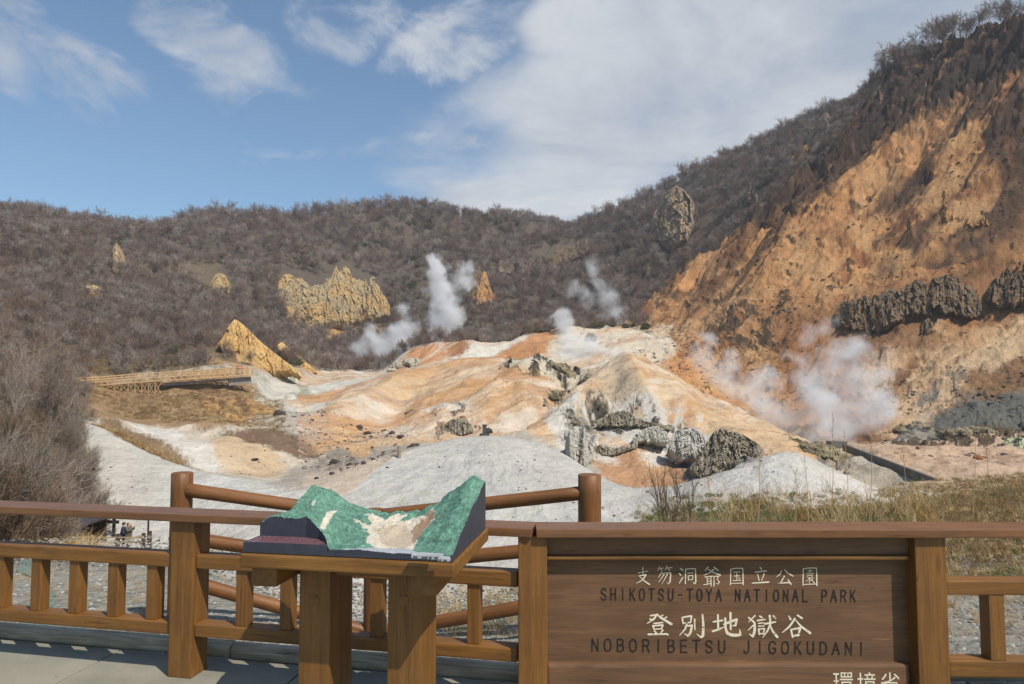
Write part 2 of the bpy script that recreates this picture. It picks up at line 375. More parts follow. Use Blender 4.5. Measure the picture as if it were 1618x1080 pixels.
# stream floor
zone([(395,662),(460,668),(600,700),(660,705),(650,722),(560,740),(520,772),(430,772),(470,740),(520,722),(505,700),(400,680)], (178, 164, 146), t=(2.9, 6.2), warp=8)
zone([(500,690),(560,690),(600,705),(590,722),(540,730),(500,720)], (206, 160, 104), t=(3.5, 6.2), warp=6)
zone([(480,750),(600,722),(650,716),(560,775),(490,790)], (202, 180, 154), t=(2.4, 5), warp=6)
zone([(520,705),(600,712),(640,716),(560,742),(500,745)], (150, 138, 122), t=(2.9, 6), warp=6, spots=(16, .0, 9))
# grey-white area left of the orange mound
zone([(400,585),(500,590),(640,560),(680,580),(600,640),(580,695),(470,668),(410,640)], (200, 194, 178), t=(5, 10), warp=10)
zone([(410,590),(520,600),(600,600),(520,660),(430,650)], (160, 160, 138), t=(5, 10), warp=10, spots=(20, .08, 4))
zone([(440,640),(520,620),(540,635),(470,660)], (206, 166, 118), t=(5, 10), warp=10, op=.7)
# orange mound
zone([(480,690),(545,640),(620,610),(700,575),(760,566),(850,572),(905,588),(985,570),(1040,583),(1150,630),(1250,690),(1345,730),(1345,752),(1250,714),(1190,730),(1120,760),(1000,772),(900,720),(830,690),(700,700),(620,712)], (210, 174, 128), t=(4.2, 8.2), warp=8)
MS = TX * .75 - TY * .66; MD = TX * .66 + TY * .75
MREG = ((TT > 4.6) & (TT < 10.2) & (PX > 470) & (PX < 1345) & ((TT < 8.2) | (PX < 1000)))
zone([(700,640),(760,560),(860,560),(985,565),(1200,660),(1000,690),(800,690)], (196, 144, 92), t=(4.2, 8.2), warp=12, spots=(34, .0, 24), op=.7, soft=2)
zone([(700,640),(760,560),(860,560),(985,565),(1200,660),(1000,690),(800,690)], (214, 182, 146), t=(4.2, 8.2), warp=12, spots=(30, .02, 44), op=.8, soft=2)
zone([(590,655),(640,640),(740,645),(760,668),(690,692),(600,700),(560,680)], (216, 200, 178), t=(4.2, 8), warp=14)
zone([(610,660),(680,652),(720,668),(650,690)], (212, 160, 106), t=(4.2, 8), warp=14, op=.8)
zone([(680,655),(730,650),(760,680),(700,696)], (120, 114, 98), t=(4.2, 8), warp=10, spots=(12, .12, 21), rock=.8)
def mstreak(c, sx, sd_, th, op, seed, reg=None, gain=3.5):
    f = np.clip((fbm(MS / sx + fbm(TX / 16, TY / 16, 3, seed + 3) * .9, MD / sd_, 5, seed, .6) - th) * gain, 0, 1) * (MREG if reg is None else reg) * op
    COLR[:] = COLR * (1 - f[..., None]) + np.array(lin(c)) * f[..., None]
mstreak((202, 146, 82), 6, 45, .0, .7, 801); mstreak((220, 196, 160), 3.2, 30, .1, .65, 802); mstreak((188, 128, 78), 2.2, 24, .16, .6, 803); mstreak((178, 142, 122), 4.5, 26, .18, .5, 804); mstreak((224, 210, 188), 5, 14, .22, .65, 805)
# crusted bands
zone([(795,570),(850,565),(925,578),(950,596),(900,600),(840,596),(800,585)], (206, 190, 160), t=(6, 8.2), warp=8)
zone([(800,572),(850,574),(880,584),(850,604),(800,588)], (84, 78, 62), t=(6, 8.2), warp=7, spots=(11, .08, 31), rock=1)
zone([(870,585),(925,572),(920,590),(880,602)], (74, 70, 60), t=(6, 8.2), warp=6, spots=(11, -.1, 32), rock=1)
zone([(860,632),(880,605),(930,600),(935,612),(890,620),(868,648)], (88, 80, 62), t=(5.4, 8), warp=5, spots=(10, -.05, 33), rock=1)
zone([(935,588),(985,572),(1010,590),(960,620),(900,640)], (214, 186, 150), t=(5.4, 8), warp=8, soft=2)
zone([(935,640),(985,600),(1010,640),(1080,668),(960,690),(900,690)], (190, 166, 134), t=(4, 8), warp=10)
zone([(860,670),(930,640),(1010,640),(1120,668),(1130,700),(1060,740),(960,720),(880,716)], (206, 196, 180), t=(4, 8), warp=14, spots=(28, -.25, 6))
zone([(930,640),(990,650),(1080,668),(1070,690),(960,690),(930,680)], (110, 100, 84), t=(4, 8), warp=10, spots=(14, .12, 61), rock=1)
zone([(895,668),(935,672),(940,720),(915,738),(892,700)], (168, 164, 150), t=(3.2, 8), warp=7, rock=.6)
zone([(895,668),(935,672),(940,720),(915,738),(892,700)], (104, 100, 80), t=(3.2, 8), warp=7, spots=(10, .12, 71), rock=.8)
zone([(925,728),(975,712),(1030,694),(1075,720),(1130,742),(1100,770),(985,780),(940,745)], (194, 142, 92), t=(3.2, 7), warp=4)
zone([(930,718),(980,712),(975,738),(945,742)], (214, 200, 182), t=(3.2, 7), warp=6)
zone([(1010,705),(1055,690),(1050,725),(1015,738)], (220, 208, 190), t=(3.2, 7), warp=6)
zone([(1060,680),(1110,672),(1120,710),(1085,724),(1060,715)], (196, 198, 200), t=(3.2, 7), warp=6)
zone([(1085,735),(1120,700),(1150,690),(1210,720),(1180,742),(1120,762),(1080,752)], (150, 144, 134), t=(3.2, 7), warp=6, rock=.8)
zone([(1240,690),(1290,712),(1345,732),(1345,760),(1290,730)], (120, 112, 84), t=(3.2, 8.2), warp=8, spots=(14, -.05, 81), rock=.5)
# pale mounds by the ledge
zone([(520,800),(560,770),(620,722),(700,694),(765,681),(840,692),(890,710),(945,748),(1000,770),(1060,770),(1120,757),(1190,728),(1235,713),(1290,728),(1350,758),(1400,767),(1480,768),(1540,800),(1540,1040),(480,1040)], (196, 190, 180), t=(1.4, 3.35), warp=2, edge=1)
zone([(1190,735),(1235,716),(1330,750),(1480,770),(1480,830),(1100,830),(1120,760)], (206, 200, 190), t=(1.4, 3.35), warp=3, soft=2)
zone([(560,770),(680,740),(900,800),(900,980),(560,980)], (188, 192, 150), t=(1.4, 3.3), warp=10, spots=(26, .28, 91), op=.45)
zone([(1100,740),(1330,750),(1400,800),(1100,830)], (206, 172, 150), t=(1.4, 3.3), warp=10, spots=(30, .22, 93), op=.4)
# flat ground on the right with the channel
zone([(1335,700),(1420,690),(1900,680),(1900,790),(1560,800),(1480,772),(1400,756)], (204, 168, 134), t=(2.6, 8.6), warp=5)
zone([(1335,700),(1900,690),(1900,760),(1480,760)], (170, 134, 98), t=(2.6, 8.6), warp=8, spots=(26, .1, 12), op=.6, soft=2)
zone([(1290,728),(1340,735),(1470,770),(1380,770)], (176, 162, 140), t=(2.8, 5.5), warp=5)
# second ridge and cone
zone([(600,590),(650,555),(740,543),(830,538),(900,560),(860,590),(640,600)], (208, 202, 186), t=(7.8, 10), warp=6)
zone([(615,592),(655,560),(690,550),(715,562),(708,580),(650,602)], (202, 138, 84), t=(7.4, 10), warp=6)
zone([(695,546),(745,546),(738,568),(708,572),(700,560)], (170, 112, 58), t=(7.8, 10), warp=3)
zone([(775,575),(850,530),(890,513),(930,515),(900,570),(830,580)], (188, 128, 70), t=(7.8, 10), warp=5)
zone([(880,520),(1010,512),(1040,535),(1030,590),(900,600),(860,580)], (206, 190, 164), t=(7.8, 10.2), warp=8)
zone([(925,520),(980,525),(970,560),(930,560)], (110, 100, 76), t=(7.8, 10.2), warp=8, spots=(10, .2, 19), rock=.7)
mstreak((212, 150, 92), 5, 30, .1, .5, 831, ((TT > 7.8) & (TT < 10.2) & (PX > 560) & (PX < 1030))); mstreak((222, 206, 180), 3, 20, .12, .55, 832, ((TT > 7.8) & (TT < 10.2) & (PX > 560) & (PX < 1030))); mstreak((168, 112, 64), 2.4, 18, .22, .5, 833, ((TT > 7.8) & (TT < 10.2) & (PX > 330) & (PX < 1030))); mstreak((226, 190, 120), 3.4, 16, .15, .5, 834, ((TT > 7.8) & (TT < 10.2) & (PX > 330) & (PX < 500) & (VEG < .5)))
# right slope
RS = [(985,505),(1010,482),(1070,440),(1130,390),(1190,352),(1250,314),(1310,278),(1350,264),(1400,234),(1440,228),(1500,190),(1545,150),(1900,100),(1900,760),(1340,705),(1150,640),(1040,590),(1010,520)]
zone([(1012,500),(1016,480),(1130,400),(1250,295),(1375,155),(1500,80),(1900,-90),(1900,760),(1340,705),(1100,600)], (72, 60, 50), t=(7.8, 12.6), warp=2, rock=.9, veg=0)
zone(RS, (204, 142, 74), t=(7.8, 12.6), warp=12, rock=.25)
zone(RS, (212, 160, 96), t=(7.8, 12.6), warp=12, spots=(60, .05, 26), op=.6, soft=3)
zone(RS, (158, 98, 48), t=(7.8, 12.6), warp=12, spots=(40, .12, 36), op=.8, soft=2)
zone(RS, (110, 84, 56), t=(7.8, 12.6), warp=12, spots=(16, .36, 46), rock=.8)
zone([(1180,500),(1250,480),(1480,440),(1900,400),(1900,760),(1340,705),(1240,600)], (158, 106, 58), t=(7.8, 12), warp=16, op=.8, edge=8)
zone([(1010,520),(1060,500),(1070,560),(1020,580)], (214, 196, 170), t=(7.8, 10.6), warp=12)
zone([(1120,505),(1230,500),(1240,540),(1150,560),(1115,540)], (104, 84, 60), t=(8, 12), warp=14, rock=.9, spots=(22, -.12, 17), edge=6)
zone([(1330,540),(1420,520),(1640,470),(1900,420),(1900,700),(1340,705)], (150, 108, 68), t=(7.8, 11), warp=16, spots=(40, -.1, 16), op=.8)
zone([(1640,490),(1640,560),(1500,645),(1430,690),(1375,692),(1440,640),(1560,540)], (204, 168, 124), t=(7.6, 11), warp=9, edge=6)
zone([(1470,552),(1530,556),(1450,640),(1410,676),(1385,668),(1440,600)], (206, 166, 118), t=(7.8, 11), warp=9, edge=6)
zone([(1360,590),(1400,560),(1430,570),(1390,640),(1360,650)], (214, 184, 150), t=(7.8, 11), warp=9, edge=6, op=.8)
zone([(1540,620),(1640,585),(1900,560),(1900,690),(1480,690),(1465,668)], (118, 117, 108), t=(6.5, 11), warp=12, rock=.6)
zone([(1440,640),(1520,600),(1580,590),(1500,640),(1450,665)], (140, 134, 126), t=(7, 11), warp=10, spots=(12, .0, 66), rock=.7)
zone([(1520,610),(1640,560),(1640,610),(1560,640)], (134, 96, 62), t=(7.5, 11), warp=10)
zone([(1350,700),(1440,670),(1520,685),(1900,668),(1900,705),(1400,708)], (116, 98, 74), t=(5.5, 10), warp=8, spots=(14, -.1, 86), rock=.8)
zone([(1585,700),(1700,680),(1800,690),(1600,708)], (190, 200, 150), t=(5, 9), warp=4)
def streaks(t0, t1, c, th, sx=9, sd_=80, seed=141, op=.8, x0=960, grow=0., rock=None):
    f = np.clip((ridged(S_ / sx + fbm(TX / 20, TY / 20, 3, seed + 3) * .7, D_ / sd_, 4, seed) - th + grow * (TT - 10)) * 3.5, 0, 1) * ((TT > t0) & (TT < t1)) * np.clip((PX - x0) / 60, 0, 1) * op
    COLR[:] = COLR * (1 - f[..., None]) + np.array(lin(c)) * f[..., None]
    if rock is not None: ROCK[:] = np.maximum(ROCK, f * rock)
S_ = TX * .31 - TY * .95; D_ = TX * .95 + TY * .31
streaks(9.6, 12.3, (84, 62, 48), .62, 11, 60, 141, .85, 1000, .34, .6); streaks(10.2, 12.3, (78, 62, 52), .6, 22, 90, 145, .85, 1150, .36, .5)
streaks(8.8, 12.3, (214, 158, 92), .6, 14, 70, 171, .5)
streaks(8.8, 12, (126, 80, 44), .6, 6, 40, 191, .55)
streaks(6, 12.3, (110, 88, 62), .8, 3.5, 14, 211, .4, 980); streaks(9.2, 12.0, (220, 174, 116), .30, 26, 120, 231, .5, 960, -.35); streaks(9.2, 12.3, (104, 74, 50), .55, 18, 150, 241, .75, 1040, .06, .4)
zone([(1000,476),(1100,405),(1200,325),(1290,235),(1375,148),(1400,150),(1388,160),(1325,240),(1200,350),(1100,420),(1010,486)], (112, 100, 90), t=(11.0, 13), warp=5, veg=1, rock=.2, edge=2)
# scars on the left
zone([(345,542),(366,528),(372,525),(402,540),(442,568),(462,586),(440,592),(405,580),(380,562)], (200, 156, 84), t=(7.5, 10.4), warp=4, veg=0)
zone([(380,545),(440,570),(440,590),(400,575)], (160, 110, 60), t=(7.5, 10.4), warp=6, spots=(12, .0, 42), op=.8)
zone([(440,540),(452,548),(500,585),(484,588)], (206, 160, 84), t=(8.5, 11.5), warp=2, veg=0)
zone([(300,545),(345,560),(405,588),(390,590),(330,575)], (176, 136, 88), t=(7.5, 10.4), warp=4, veg=.1)
zone([(436,484),(470,505),(560,500),(608,484),(615,515),(540,540),(480,540)], (186, 146, 84), t=(12, 14.9), warp=10, veg=.35, spots=(24, -.15, 8))
zone([(740,470),(790,470),(790,500),(740,495)], (150, 104, 66), t=(12, 14.9), warp=8, veg=.2)
_g = COLR.mean(-1, keepdims=True); COLR = _g + (COLR - _g) * (.80 + 0 * TT[..., None])
COLR *= .86
# ------------------------------------------------------------------ relief
S_ = TX * .31 - TY * .95; D_ = TX * .95 + TY * .31
far = np.clip(TT - 12.5, 0, 1)
amp = np.zeros(PX.shape)
Z0 = TZ.copy()
midw = np.clip((TT - 1.6) / .5, 0, 1) * np.clip((12.9 - TT) / .5, 0, 1)
right = np.clip((TT - 8.3) / .8, 0, 1) * np.clip((12.6 - TT) / .5, 0, 1) * np.clip((PX - 960) / 90, 0, 1)
mound = np.clip((TT - 4) / .4, 0, 1) * np.clip((10 - TT) / .6, 0, 1) * (1 - right)
def px_pt(px, py, t):
    d = (PX - px) ** 2 + (PY - py) ** 2 + np.where((TT >= t[0]) & (TT <= t[1]), 0, 1e9); i = np.unravel_index(np.argmin(d), d.shape); return TX[i], TY[i]
def spine(pts, h, w, t=(4, 8.2)):
    q = [px_pt(x, y, t) for x, y in pts]; D = np.full(TX.shape, 1e9); T_ = np.zeros(TX.shape); n = len(q) - 1
    for i in range(n):
        (x0, y0), (x1, y1) = q[i], q[i + 1]; dx, dy = x1 - x0, y1 - y0; L2 = dx * dx + dy * dy + 1e-9
        u = np.clip(((TX - x0) * dx + (TY - y0) * dy) / L2, 0, 1); d = np.hypot(TX - x0 - u * dx, TY - y0 - u * dy); m = d < D; D = np.where(m, d, D); T_ = np.where(m, (i + u) / n, T_)
    D = D * (1 + .35 * fbm(TX / 5, TY / 5, 3, int(abs(pts[0][0]))))
    return h * np.exp(-np.abs(D / w) ** 1.35) * np.sin(np.pi * np.clip(.12 + .8 * T_, 0, 1))
SP = 0
for a_ in (([(985,578),(945,618),(895,660),(850,692)], 3.2, 5), ([(987,578),(1015,630),(1050,672)], 2.6, 4.5), ([(740,574),(650,606),(575,650),(510,690)], 3.0, 6), ([(850,580),(785,620),(710,662),(650,694)], 2.6, 5.5),
    ([(935,590),(870,640),(800,684)], -3., 4.5), ([(700,588),(630,640),(575,690)], -2.4, 4), ([(1010,590),(1080,640),(1150,690)], 1.6, 4), ([(800,590),(740,640),(690,686)], -1.8, 3.5), ([(980,620),(960,660),(930,690)], -1.6, 3), ([(1040,640),(1075,690),(1090,730)], -2., 3.5), ([(1110,640),(1120,690),(1115,720)], -1.2, 3),
    ([(470,640),(440,670),(470,700)], 1.4, 4), ([(560,640),(520,670),(520,700)], 1.5, 4)): SP = SP + spine(*a_)
for a_ in (([(890,516),(850,550),(810,570)], 2.6, 6, (8.3, 10)), ([(690,547),(660,575),(640,595)], 2., 5, (8.3, 10)), ([(745,547),(745,570)], 1.5, 4, (8.3, 10)), ([(372,508),(400,545),(430,585)], 1.2, 5, (8.2, 10)), ([(350,530),(370,560),(390,585)], -1.6, 4, (8.2, 10)), ([(410,545),(440,575)], -1.5, 3, (8.2, 10)), ([(400,500),(445,545),(495,588)], 1.5, 4.5, (9.2, 11.2)),
    ([(230,700),(330,712),(430,730)], 1.2, 5, (3.4, 6)), ([(330,740),(300,700),(250,672)], -1.0, 4, (3.4, 6))): SP = SP + spine(*a_)
TZ = TZ + SP
TZ = TZ + midw * fbm(TX / 18, TY / 18, 4, 2) * .55 * (TY / 90)
TZ = TZ + mound * (ridged(TX / 9 + fbm(TX / 14, TY / 14, 3, 9) * .6, TY / 22, 4, 5) * .45 + fbm(TX / 2.6, TY / 3.2, 4, 8) * .22)
gul = ridged(S_ / 12 + fbm(TX / 25, TY / 25, 3, 14) * .9, D_ / 60, 5, 15)
top = np.clip((TT - 10.6) / .8, 0, 1)
big = ridged(S_ / 34 + fbm(TX / 50, TY / 50, 2, 114) * .6, D_ / 120, 3, 115)
TZ = TZ + right * big * (2.2 + 2.5 * top)
TZ = TZ + right * (gul * (1.2 + 3.0 * top) + fbm(S_ / 4, D_ / 9, 5, 18, .6) * (.6 + 1.6 * top))
rk = gsm(gsm(ROCK, 1.0, 0), 1.0, 1)
TZ = TZ + mound * (ridged(MS / 5.5 + fbm(TX / 9, TY / 9, 3, 811) * .8, MD / 30, 4, 812) * .42 + ridged(MS / 16 + fbm(TX / 20, TY / 20, 2, 813), MD / 60, 3, 814) * .7)
wS = fbm(TX / 16, TY / 16, 4, 901); wD = fbm(TX / 12, TY / 12, 4, 905)
TZ = TZ + right * (ridged(S_ / 10 + wS * 1.3, D_ / 38 + wD * .9, 5, 902) * (1.3 + 2.0 * top) + cells(S_ / 5 + wS * 2.2, D_ / 7 + wD * 2.2, 904) * (.35 + .9 * top) + cells(S_ / 2 + wS * 4, D_ / 2.6 + wD * 4, 906) * (.12 + .35 * top))
rkd = gsm(gsm(ROCK, 1.5, 0), 1.5, 1)
AU = A[None, :] + 0 * TY; AV = np.log(TY) * .45 + Z0 / TY * .9; wA = fbm(AU * 30, AV * 30, 4, 915) * .014; wB = fbm(AU * 30, AV * 30, 4, 916) * .014
TZ = TZ + rkd * midw * (cells((AU + wA) / .026, (AV + wB) / .022, 911) * TY * .011 + cells((AU + wA) / .010, (AV + wB) / .009, 912) * TY * .0045)
pale = np.clip((TT - 1.8) / .4, 0, 1) * np.clip((5 - TT) / .5, 0, 1)
cxm, cym = px_pt(768, 684, (2.6, 3.1)); an = np.arctan2(TX - cxm, cym - TY + 1e-6); rd_ = np.hypot(TX - cxm, TY - cym)
TZ = TZ + pale * (ridged(an * 14 + fbm(TX / 6, TY / 6, 3, 921) * 1.2, rd_ / 26, 4, 922) * .16 * np.clip(rd_ / 12, 0, 1) + fbm(TX / 1.6, TY / 1.6, 4, 923, .65) * .10)
TZ = TZ + rk * (ridged((AU + wA) / .035, AV / .03, 4, 25) * TY * .005 + fbm(AU / .012, AV / .012, 3, 35) * TY * .004) * midw
near = np.clip(1 - (TT - .9) / .5, 0, 1) * np.clip(TT / .25, 0, 1)
TZ = TZ + near * (fbm(TX / 1.4, TY / 1.4, 4, 45) * .07 + fbm(TX / .2, TY / .2, 3, 47) * .012)
TZ = TZ + far * (fbm(TX / 60, TY / 60, 4, 55) * 5 * np.clip((15.2 - TT) / .6, .4, 1) + ridged(TX / 46 + fbm(TX / 50, TY / 50, 2, 5) * 1.1, TY / 110, 3, 65) * 7.0 * np.clip((15.2 - TT) / .6, .25, 1))
V = np.stack([TX, TY, TZ], -1).reshape(-1, 3)
NR = TX.shape[0]
ii = np.arange((NR - 1) * NA).reshape(NR - 1, NA)[:, :-1].ravel()
F = np.stack([ii, ii + 1, ii + NA + 1, ii + NA], 1)
TM = mesh_np('terrain', V, F)
set_col(TM, 'zone', COLR.reshape(-1, 3))
set_col(TM, 'kindmask', np.stack([ROCK, VEG, np.clip(TT / 16, 0, 1)], -1).reshape(-1, 3))
def terrain_mat():
    m, t, b = new_mat('ground_mineral'); geo = t.node('ShaderNodeNewGeometry')
    pos = geo.outputs['Position']
    col = t.node('ShaderNodeAttribute', attribute_name='zone').outputs['Color']
    km = t.node('ShaderNodeAttribute', attribute_name='kindmask').outputs['Color']
    sep = t.node('ShaderNodeSeparateColor', ins={0: km})
    rock = sep.outputs[0]; veg = sep.outputs[1]
    n0 = t.noise(pos, .05, 5, .6); n1 = t.noise(pos, .35, 6, .65); n2 = t.noise(pos, 2.2, 5, .65); n3 = t.noise(pos, 14, 5, .7); n4 = t.noise(pos, 60, 4, .7)
    # streaks that run with the fall of the ground
    rot = t.node('ShaderNodeCombineXYZ', ins={0: t.vmath('DOT_PRODUCT', pos, (.095, .031, 0)), 1: t.vmath('DOT_PRODUCT', pos, (.34, -1.05, 0)), 2: t.vmath('DOT_PRODUCT', pos, (0, 0, .1))})
    stx = t.math('ADD', .5, t.math('MULTIPLY', t.math('SUBTRACT', t.noise(rot.outputs[0], .9, 6, .6, dist=.4), .5), t.maprange(sep.outputs[2], .22, .3, .25, 1)))
    v = t.math('ADD', t.math('ADD', t.math('MULTIPLY', t.math('SUBTRACT', n1, .5), .8), t.math('MULTIPLY', t.math('SUBTRACT', n2, .5), .55)), t.math('MULTIPLY', t.math('SUBTRACT', stx, .5), .55))
    v = t.math('ADD', v, t.math('MULTIPLY', t.math('SUBTRACT', n3, .5), .5))
    k = t.math('ADD', 1.0, v)
    vm = t.node('ShaderNodeVectorMath', operation='SCALE'); t.l.new(col, vm.inputs[0]); t.l.new(k, vm.inputs['Scale'])
    c = vm.outputs[0]
    # warm / cool drift
    c = t.mix(t.maprange(n0, .4, .62, 0, .22), c, t.mix(1., c, (1.0, .86, .68), 'MULTIPLY'))
    # small dark stones
    vo = t.node('ShaderNodeTexVoronoi', ins={'Vector': pos, 'Scale': 1.6}).outputs['Distance']
    dots = t.math('MULTIPLY', t.maprange(vo, .1, .18, 1, 0), t.maprange(n1, .52, .62))
    c = t.mix(t.math('MULTIPLY', dots, .3), c, (.10, .085, .07))
    # cracks in rock
    rn = t.noise(pos, .8, 8, .75, dist=1.2)
    cr = t.math('MULTIPLY', t.maprange(rn, .42, .5, 1, 0), rock)
    c = t.mix(t.math('MULTIPLY', cr, .45), c, (.045, .038, .032))
    c = t.mix(t.math('MULTIPLY', t.maprange(rn, .58, .7), t.math('MULTIPLY', rock, .5)), c, (.36, .33, .28))
    # leaf litter
    c = t.mix(t.math('MULTIPLY', t.maprange(n2, .45, .6), t.math('MULTIPLY', veg, .5)), c, (.13, .10, .062))
    t.l.new(c, b.inputs['Base Color']); b.inputs['Roughness'].default_value = .95; b.inputs['Specular IOR Level'].default_value = .1
    h = t.math('ADD', t.math('MULTIPLY', n1, 1.2), t.math('ADD', t.math('MULTIPLY', n2, .35), t.math('MULTIPLY', stx, .3)))
    h = t.math('ADD', h, t.math('MULTIPLY', rn, t.math('MULTIPLY', rock, 2.5)))
    h = t.math('ADD', h, t.math('MULTIPLY', n3, .07))
    b1 = bump(t, b, h, .8, .8)
    b2 = t.node('ShaderNodeBump', ins={'Strength': .4, 'Distance': .012, 'Height': n4, 'Normal': b1.outputs[0]}); t.l.new(b2.outputs[0], b.inputs['Normal'])
    return m
terrain = link('terrain', TM, terrain_mat()); tag(terrain, kind='structure')
terrain['label'] = 'volcanic valley ground with pale mounds and orange slopes'
def ground_at(a, t_or_px, t=None):
    pass
def tz(px, py, t=(0, 16)):
    """terrain point nearest to a photograph position within a band of rows"""
    r0 = int(np.searchsorted(TT[:, 0], t[0])); r1 = int(np.searchsorted(TT[:, 0], t[1], 'right')); a = az(px, py, 1.)[0]; j = int(round((a + 1.02) / 2.04 * (NA - 1))); j0, j1 = max(0, j - 12), min(NA, j + 13)
    d = (PX[r0:r1, j0:j1] - px) ** 2 + (PY[r0:r1, j0:j1] - py) ** 2
    i = np.unravel_index(np.argmin(d), d.shape); return Vector((TX[r0 + i[0], j0 + i[1]], TY[r0 + i[0], j0 + i[1]], TZ[r0 + i[0], j0 + i[1]]))
def gz(x, y):
    """terrain height under plan position"""
    a = x / y; j = int(round((a + 1.02) / 2.04 * (NA - 1))); j = min(max(j, 0), NA - 1)
    return float(np.interp(y, TY[:, j], TZ[:, j]))
# ------------------------------------------------------------------ camera, sun, sky
cam = bpy.data.cameras.new('camera'); co = bpy.data.objects.new('camera', cam); COL.objects.link(co)
cam.sensor_width = 36; cam.lens = 36 * FPX / 1618; cam.clip_end = 5000; cam.clip_start = .05
co.location = (0, 0, CAMZ); co.rotation_euler = (R(90) + PITCH, 0, 0); scene.camera = co
SUN_EL, SUN_AZ = R(52), R(45)          # behind the camera, to its right
sd = Vector((math.sin(SUN_AZ) * math.cos(SUN_EL), -math.cos(SUN_AZ) * math.cos(SUN_EL), math.sin(SUN_EL)))
L = bpy.data.lights.new('sun', 'SUN'); L.energy = 4.8; L.angle = R(.5); L.color = (1, .95, .86)
lo = bpy.data.objects.new('sun', L); COL.objects.link(lo); lo.rotation_euler = sd.to_track_quat('Z', 'Y').to_euler(); lo.location = (20, -20, 60)
w = bpy.data.worlds.new('World'); scene.world = w; w.use_nodes = True; t = NT(w.node_tree); t.n.clear()
sky = t.node('ShaderNodeTexSky'); sky.sky_type = 'NISHITA'; sky.sun_disc = False; sky.sun_elevation = SUN_EL
sky.sun_rotation = math.atan2(sd.x, sd.y); sky.air_density = 1.0; sky.dust_density = .6; sky.ozone_density = 2.0

D = t.node('ShaderNodeTexCoord').outputs['Generated']
s3 = t.node('ShaderNodeSeparateXYZ', ins={0: D})
zc = t.math('ADD', t.math('MAXIMUM', s3.outputs[2], 0.0), .12)
pl = t.node('ShaderNodeCombineXYZ', ins={0: t.math('DIVIDE', s3.outputs[0], zc), 1: t.math('DIVIDE', s3.outputs[1], zc)}).outputs[0]
n1 = t.noise(pl, .8, 8, .62, dist=.3); n2 = t.noise(pl, 2.6, 8, .6, dist=.5)
def blob(px, py, rx, ry, rot=0):
    d = (P(px, py, 100) - Vector((0, 0, CAMZ))).normalized()
    r_ = Vector((d.y, -d.x, 0)).normalized(); u_ = r_.cross(d).normalized()
    c, s = math.cos(rot), math.sin(rot); e1 = r_ * c + u_ * s; e2 = u_ * c - r_ * s
    x = t.math('DIVIDE', t.vmath('DOT_PRODUCT', D, tuple(e1)), rx / FPX); y = t.math('DIVIDE', t.vmath('DOT_PRODUCT', D, tuple(e2)), ry / FPX)
    x = t.math('ADD', x, 0); r2 = t.math('ADD', t.math('MULTIPLY', x, x), t.math('MULTIPLY', y, y))
    fr = t.math('GREATER_THAN', t.vmath('DOT_PRODUCT', D, tuple(d)), 0)
    return t.math('MULTIPLY', t.maprange(r2, 0, 1.6, 1, 0, True), fr)
small = None
for q in ((40, 95, 150, 75, -.3), (160, 150, 70, 60, -.5), (230, 15, 130, 40, -.5), (350, 65, 130, 60, -.35), (540, 30, 110, 60, 0), (700, 75, 130, 55, .1), (780, 50, 110, 60, .2), (560, 60, 60, 40, 0), (640, 230, 200, 20, .1), (210, 265, 100, 14, -.3)):
    bl = blob(*q); bl = t.math('MULTIPLY', bl, .55 if q[3] < 30 else 1.)
    small = bl if small is None else t.math('MAXIMUM', small, bl)
bigm = None
for q in ((1250, 110, 560, 260, .25), (1000, 230, 380, 190, .5), (1500, 60, 520, 300, .2), (860, 310, 260, 90, .3), (1900, 300, 700, 500, 0), (930, 30, 120, 60, .2), (1100, 60, 260, 160, .1)):
    bl = blob(*q); bigm = bl if bigm is None else t.math('MAXIMUM', bigm, bl)
nn = t.math('ADD', t.math('MULTIPLY', n1, .6), t.math('MULTIPLY', n2, .4))
nn = t.maprange(nn, .32, .68, .18, .82)
nd = t.maprange(t.noise(t.vmath('MULTIPLY', D, (1, 1, 1.7)), 7., 8, .62, dist=.4), .3, .7, .1, .9)
c1 = t.maprange(t.math('ADD', t.math('MULTIPLY', small, .55), nd), .78, 1.3, 0, .8, True)
c2 = t.maprange(t.math('ADD', t.math('MULTIPLY', bigm, .62), nn), .62, 1.12, 0, .94, True)
other = t.maprange(nn, .55, .75, 0, .7, True)
back = t.maprange(s3.outputs[1], -.1, -.4)
cl = t.math('MAXIMUM', t.math('MAXIMUM', c1, c2), t.math('MULTIPLY', other, back))
ccol = t.mix(t.maprange(t.noise(pl, 1.1, 8, .62, dist=.4), .36, .62), (3.1, 3.5, 4.1), (5.6, 5.7, 5.8))
skc = t.mix(1., sky.outputs[0], (.82, .95, .98), 'MULTIPLY')
fin = t.mix(cl, skc, ccol)
bg = t.node('ShaderNodeBackground', ins={'Color': fin, 'Strength': .135})
o_ = t.node('ShaderNodeOutputWorld'); t.l.new(bg.outputs[0], o_.inputs[0])
scene.view_settings.view_transform = 'Standard'; scene.view_settings.look = 'None'; scene.view_settings.exposure = 0; scene.view_settings.gamma = 1
scene.cycles.max_bounces = 6; scene.cycles.volume_bounces = 2; scene.cycles.volume_step_rate = 2.0; scene.cycles.volume_max_steps = 96
scene.cycles.use_denoising = True
